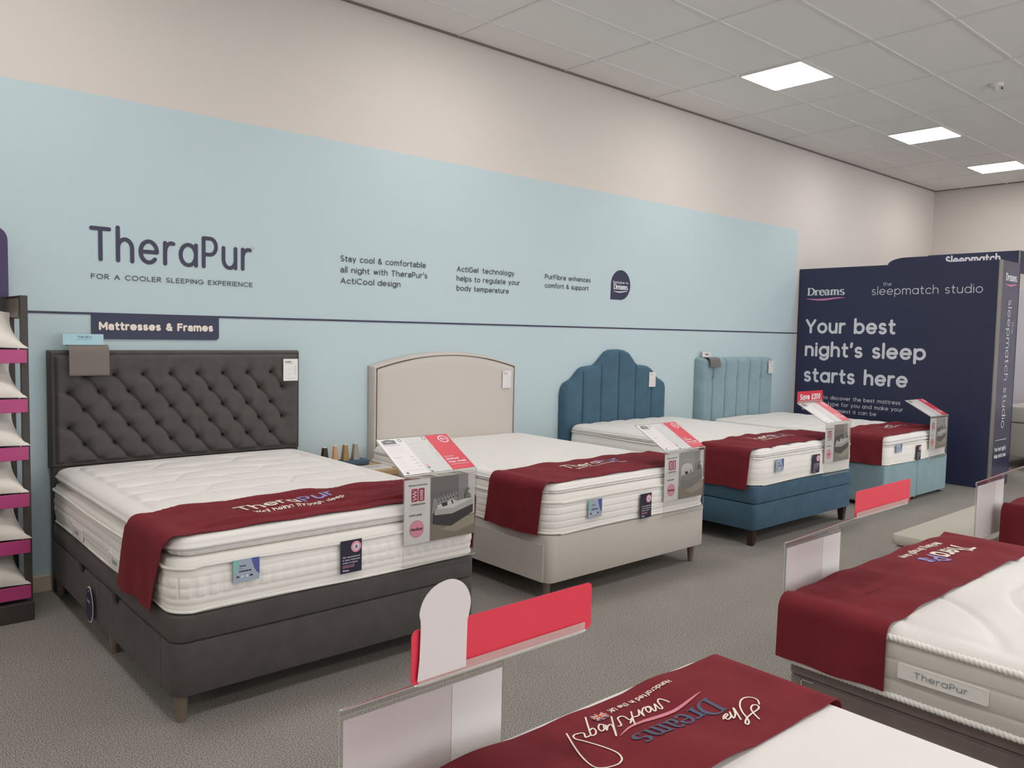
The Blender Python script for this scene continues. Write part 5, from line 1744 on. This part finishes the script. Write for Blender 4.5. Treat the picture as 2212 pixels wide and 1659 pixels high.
# ------------------------------------------------------------------ navy partition of the studio
PX, PY, PZ = 9.388, -2.25, 2.428
t = thing('partition', 'tall navy partition with large white lettering beside the pale blue divan', 'partition', (9.7, -1.1, 0))
m = MB(); m.box(PX, PX + .04, PY, -.002, 0, PZ); m.build('side_panel', 'navy_dark', t)
m = MB(); m.box(PX + .04, 10.0, PY + .01, -.002, 0, PZ - .004); m.build('core', 'navy_dark', t)
m = MB(); m.box(PX, PX + .095, PY - .012, PY, 0, PZ + .004, bev=.002); m.build('edge_profile', 'alu', t)
m = MB(); m.box(PX + .095, 10.0, PY - .010, PY + .01, 0, PZ + .002); ep = m.build('end_panel', 'navy_sheen', t)
f = plane((PX - .002, 0, 0), (0, -1, 0), (0, 0, 1))
m = MB(); text(m, 'the', f, .042, .1, .095, x0=1.055, y0=2.188); text(m, 'sleepmatch studio', f, .094, .085, 1.185, x0=.925, y0=2.085)
m.build('light_lettering', 'white_ink', t)
m = MB(); serif_word(m, f, .11, 2.088, .088, .50)
m.build('serif_lettering', 'white_ink', t)
m = MB(); swoosh(m, f, .105, .607, 2.052, .014, .020)
m.build('swoosh', 'pink_ink', t)
m = MB()
text(m, 'Your best', f, .178, .18, 1.105, x0=.115, y0=1.628)
text(m, "night's sleep", f, .178, .18, 1.45, x0=.118, y0=1.343)
text(m, 'starts here', f, .178, .18, 1.268, x0=.118, y0=1.024)
m.build('large_lettering', 'white_ink', t)
m = MB()
text(m, 'Come in to discover the best mattress', f, .046, .13, 1.205, x0=.112, y0=.825)
text(m, 'and pillow type for you and make your', f, .046, .13, 1.235, x0=.112, y0=.748)
text(m, 'sleep the dreamiest it can be', f, .046, .13, .935, x0=.112, y0=.671)
m.build('small_lettering', 'white_ink', t)
e_ = PY - .0115
f = plane((0, e_, 0), (1, 0, 0), (0, 0, 1))
m = MB(); serif_word(m, f, 9.565, 2.215, .075, .37)
ribbon(m, [(9.545, .51), (9.885, .51)], .006, f)
text(m, "Your best night's", f, .045, .17, .35, x0=9.535, y0=.39)
text(m, 'sleep starts here', f, .045, .17, .36, x0=9.532, y0=.315)
fv = plane((9.695, e_, 2.02), (0, 0, -1), (1, 0, 0))
text(m, 'sleepmatch studio', fv, .115, .085, 1.385, x0=0, y0=0)
fv = plane((9.845, e_, 1.79), (0, 0, -1), (1, 0, 0))
text(m, 'the', fv, .055, .09, .13)
m.build('lettering', 'white_ink', ep)
m = MB(); swoosh(m, f, 9.57, 9.93, 2.18, .010, .016)
m.build('swoosh', 'pink_ink', ep)

t = thing('header_board', 'dark navy header board with white lettering showing above the partition', 'sign board', (11.9, -1.2, 0))
m = MB()
prof = [(.427, 0), (1.986, 0), (1.986, 2.664), (.936, 2.664), (.936, 2.655)] + [(.66 - .233 * math.sin(a), 2.565 + .09 * math.cos(a)) for a in np.linspace(0, PI / 2, 8)]
m.slab(prof, (10.9, 0, 0), (0, -1, 0), (0, 0, 1), .05)
m.build('side_board', 'navy_dark', t)
m = MB(); m.box(10.95, XR - .05, -1.986, -1.95, 2.40, 2.664); m.build('front_board', 'navy_dark', t)
m = MB()
text(m, 'Sleepmatch', plane((10.898, 0, 0), (0, -1, 0), (0, 0, 1)), .105, .19, .63, x0=1.15, y0=2.535)
m.build('lettering', 'white_ink', t)
m = MB(); m.box(10.893, 10.90, -1.99, -1.975, 2.33, 2.664); m.build('edge_profile', 'alu', t)
MAT['lilac'] = mat('lilac_white_panel', rgb(214, 211, 220), 0.4)
tag(MB().box(XR - .04, XR - .002, -3.6, -.35, .12, 2.35, bev=.004).build('wall_panel', 'lilac'), 'pale lilac panel on the far wall seen past the partition', 'panel')
t = thing('bed', 'greige bed standing inside the studio behind the partition', 'bed', (12.3, -2.4, 0), 'beds inside the studio')
m = MB(); soft_box(m, 11.3, 13.28, -3.25, -1.70, .14, .56, .05, .02); m.build('base', 'beige_grey', t, True, .6)
for x in (11.4, 13.2):
    for y in (-3.15, -1.8):
        square_leg('leg', x, y, .142, 'walnut', t)
m = MB(); soft_box(m, 11.33, 13.27, -3.22, -1.73, .565, .77, .06, .03)
tag(m.build('mattress', 'border_grey', None, True, .6), 'greige mattress on the bed inside the studio', 'mattress')

# ------------------------------------------------------------------ ottoman bench
t = thing('ottoman_bench', 'greige upholstered ottoman bench with a hinged lid on the grey carpet', 'bench', (5.65, -3.4, 0))
m = MB(); soft_box(m, 4.90, 6.36, -3.60, -3.195, .03, .325, .03, .012); m.build('body', 'beige_grey', t, True, .6)
m = MB(); soft_box(m, 4.885, 6.375, -3.615, -3.18, .332, .402, .04, .022); m.build('lid', 'beige_grey', t, True, .6)
for x in (4.98, 6.28):
    for y in (-3.55, -3.25):
        round_leg('foot', x, y, .032, 'walnut', t, .022, .02)
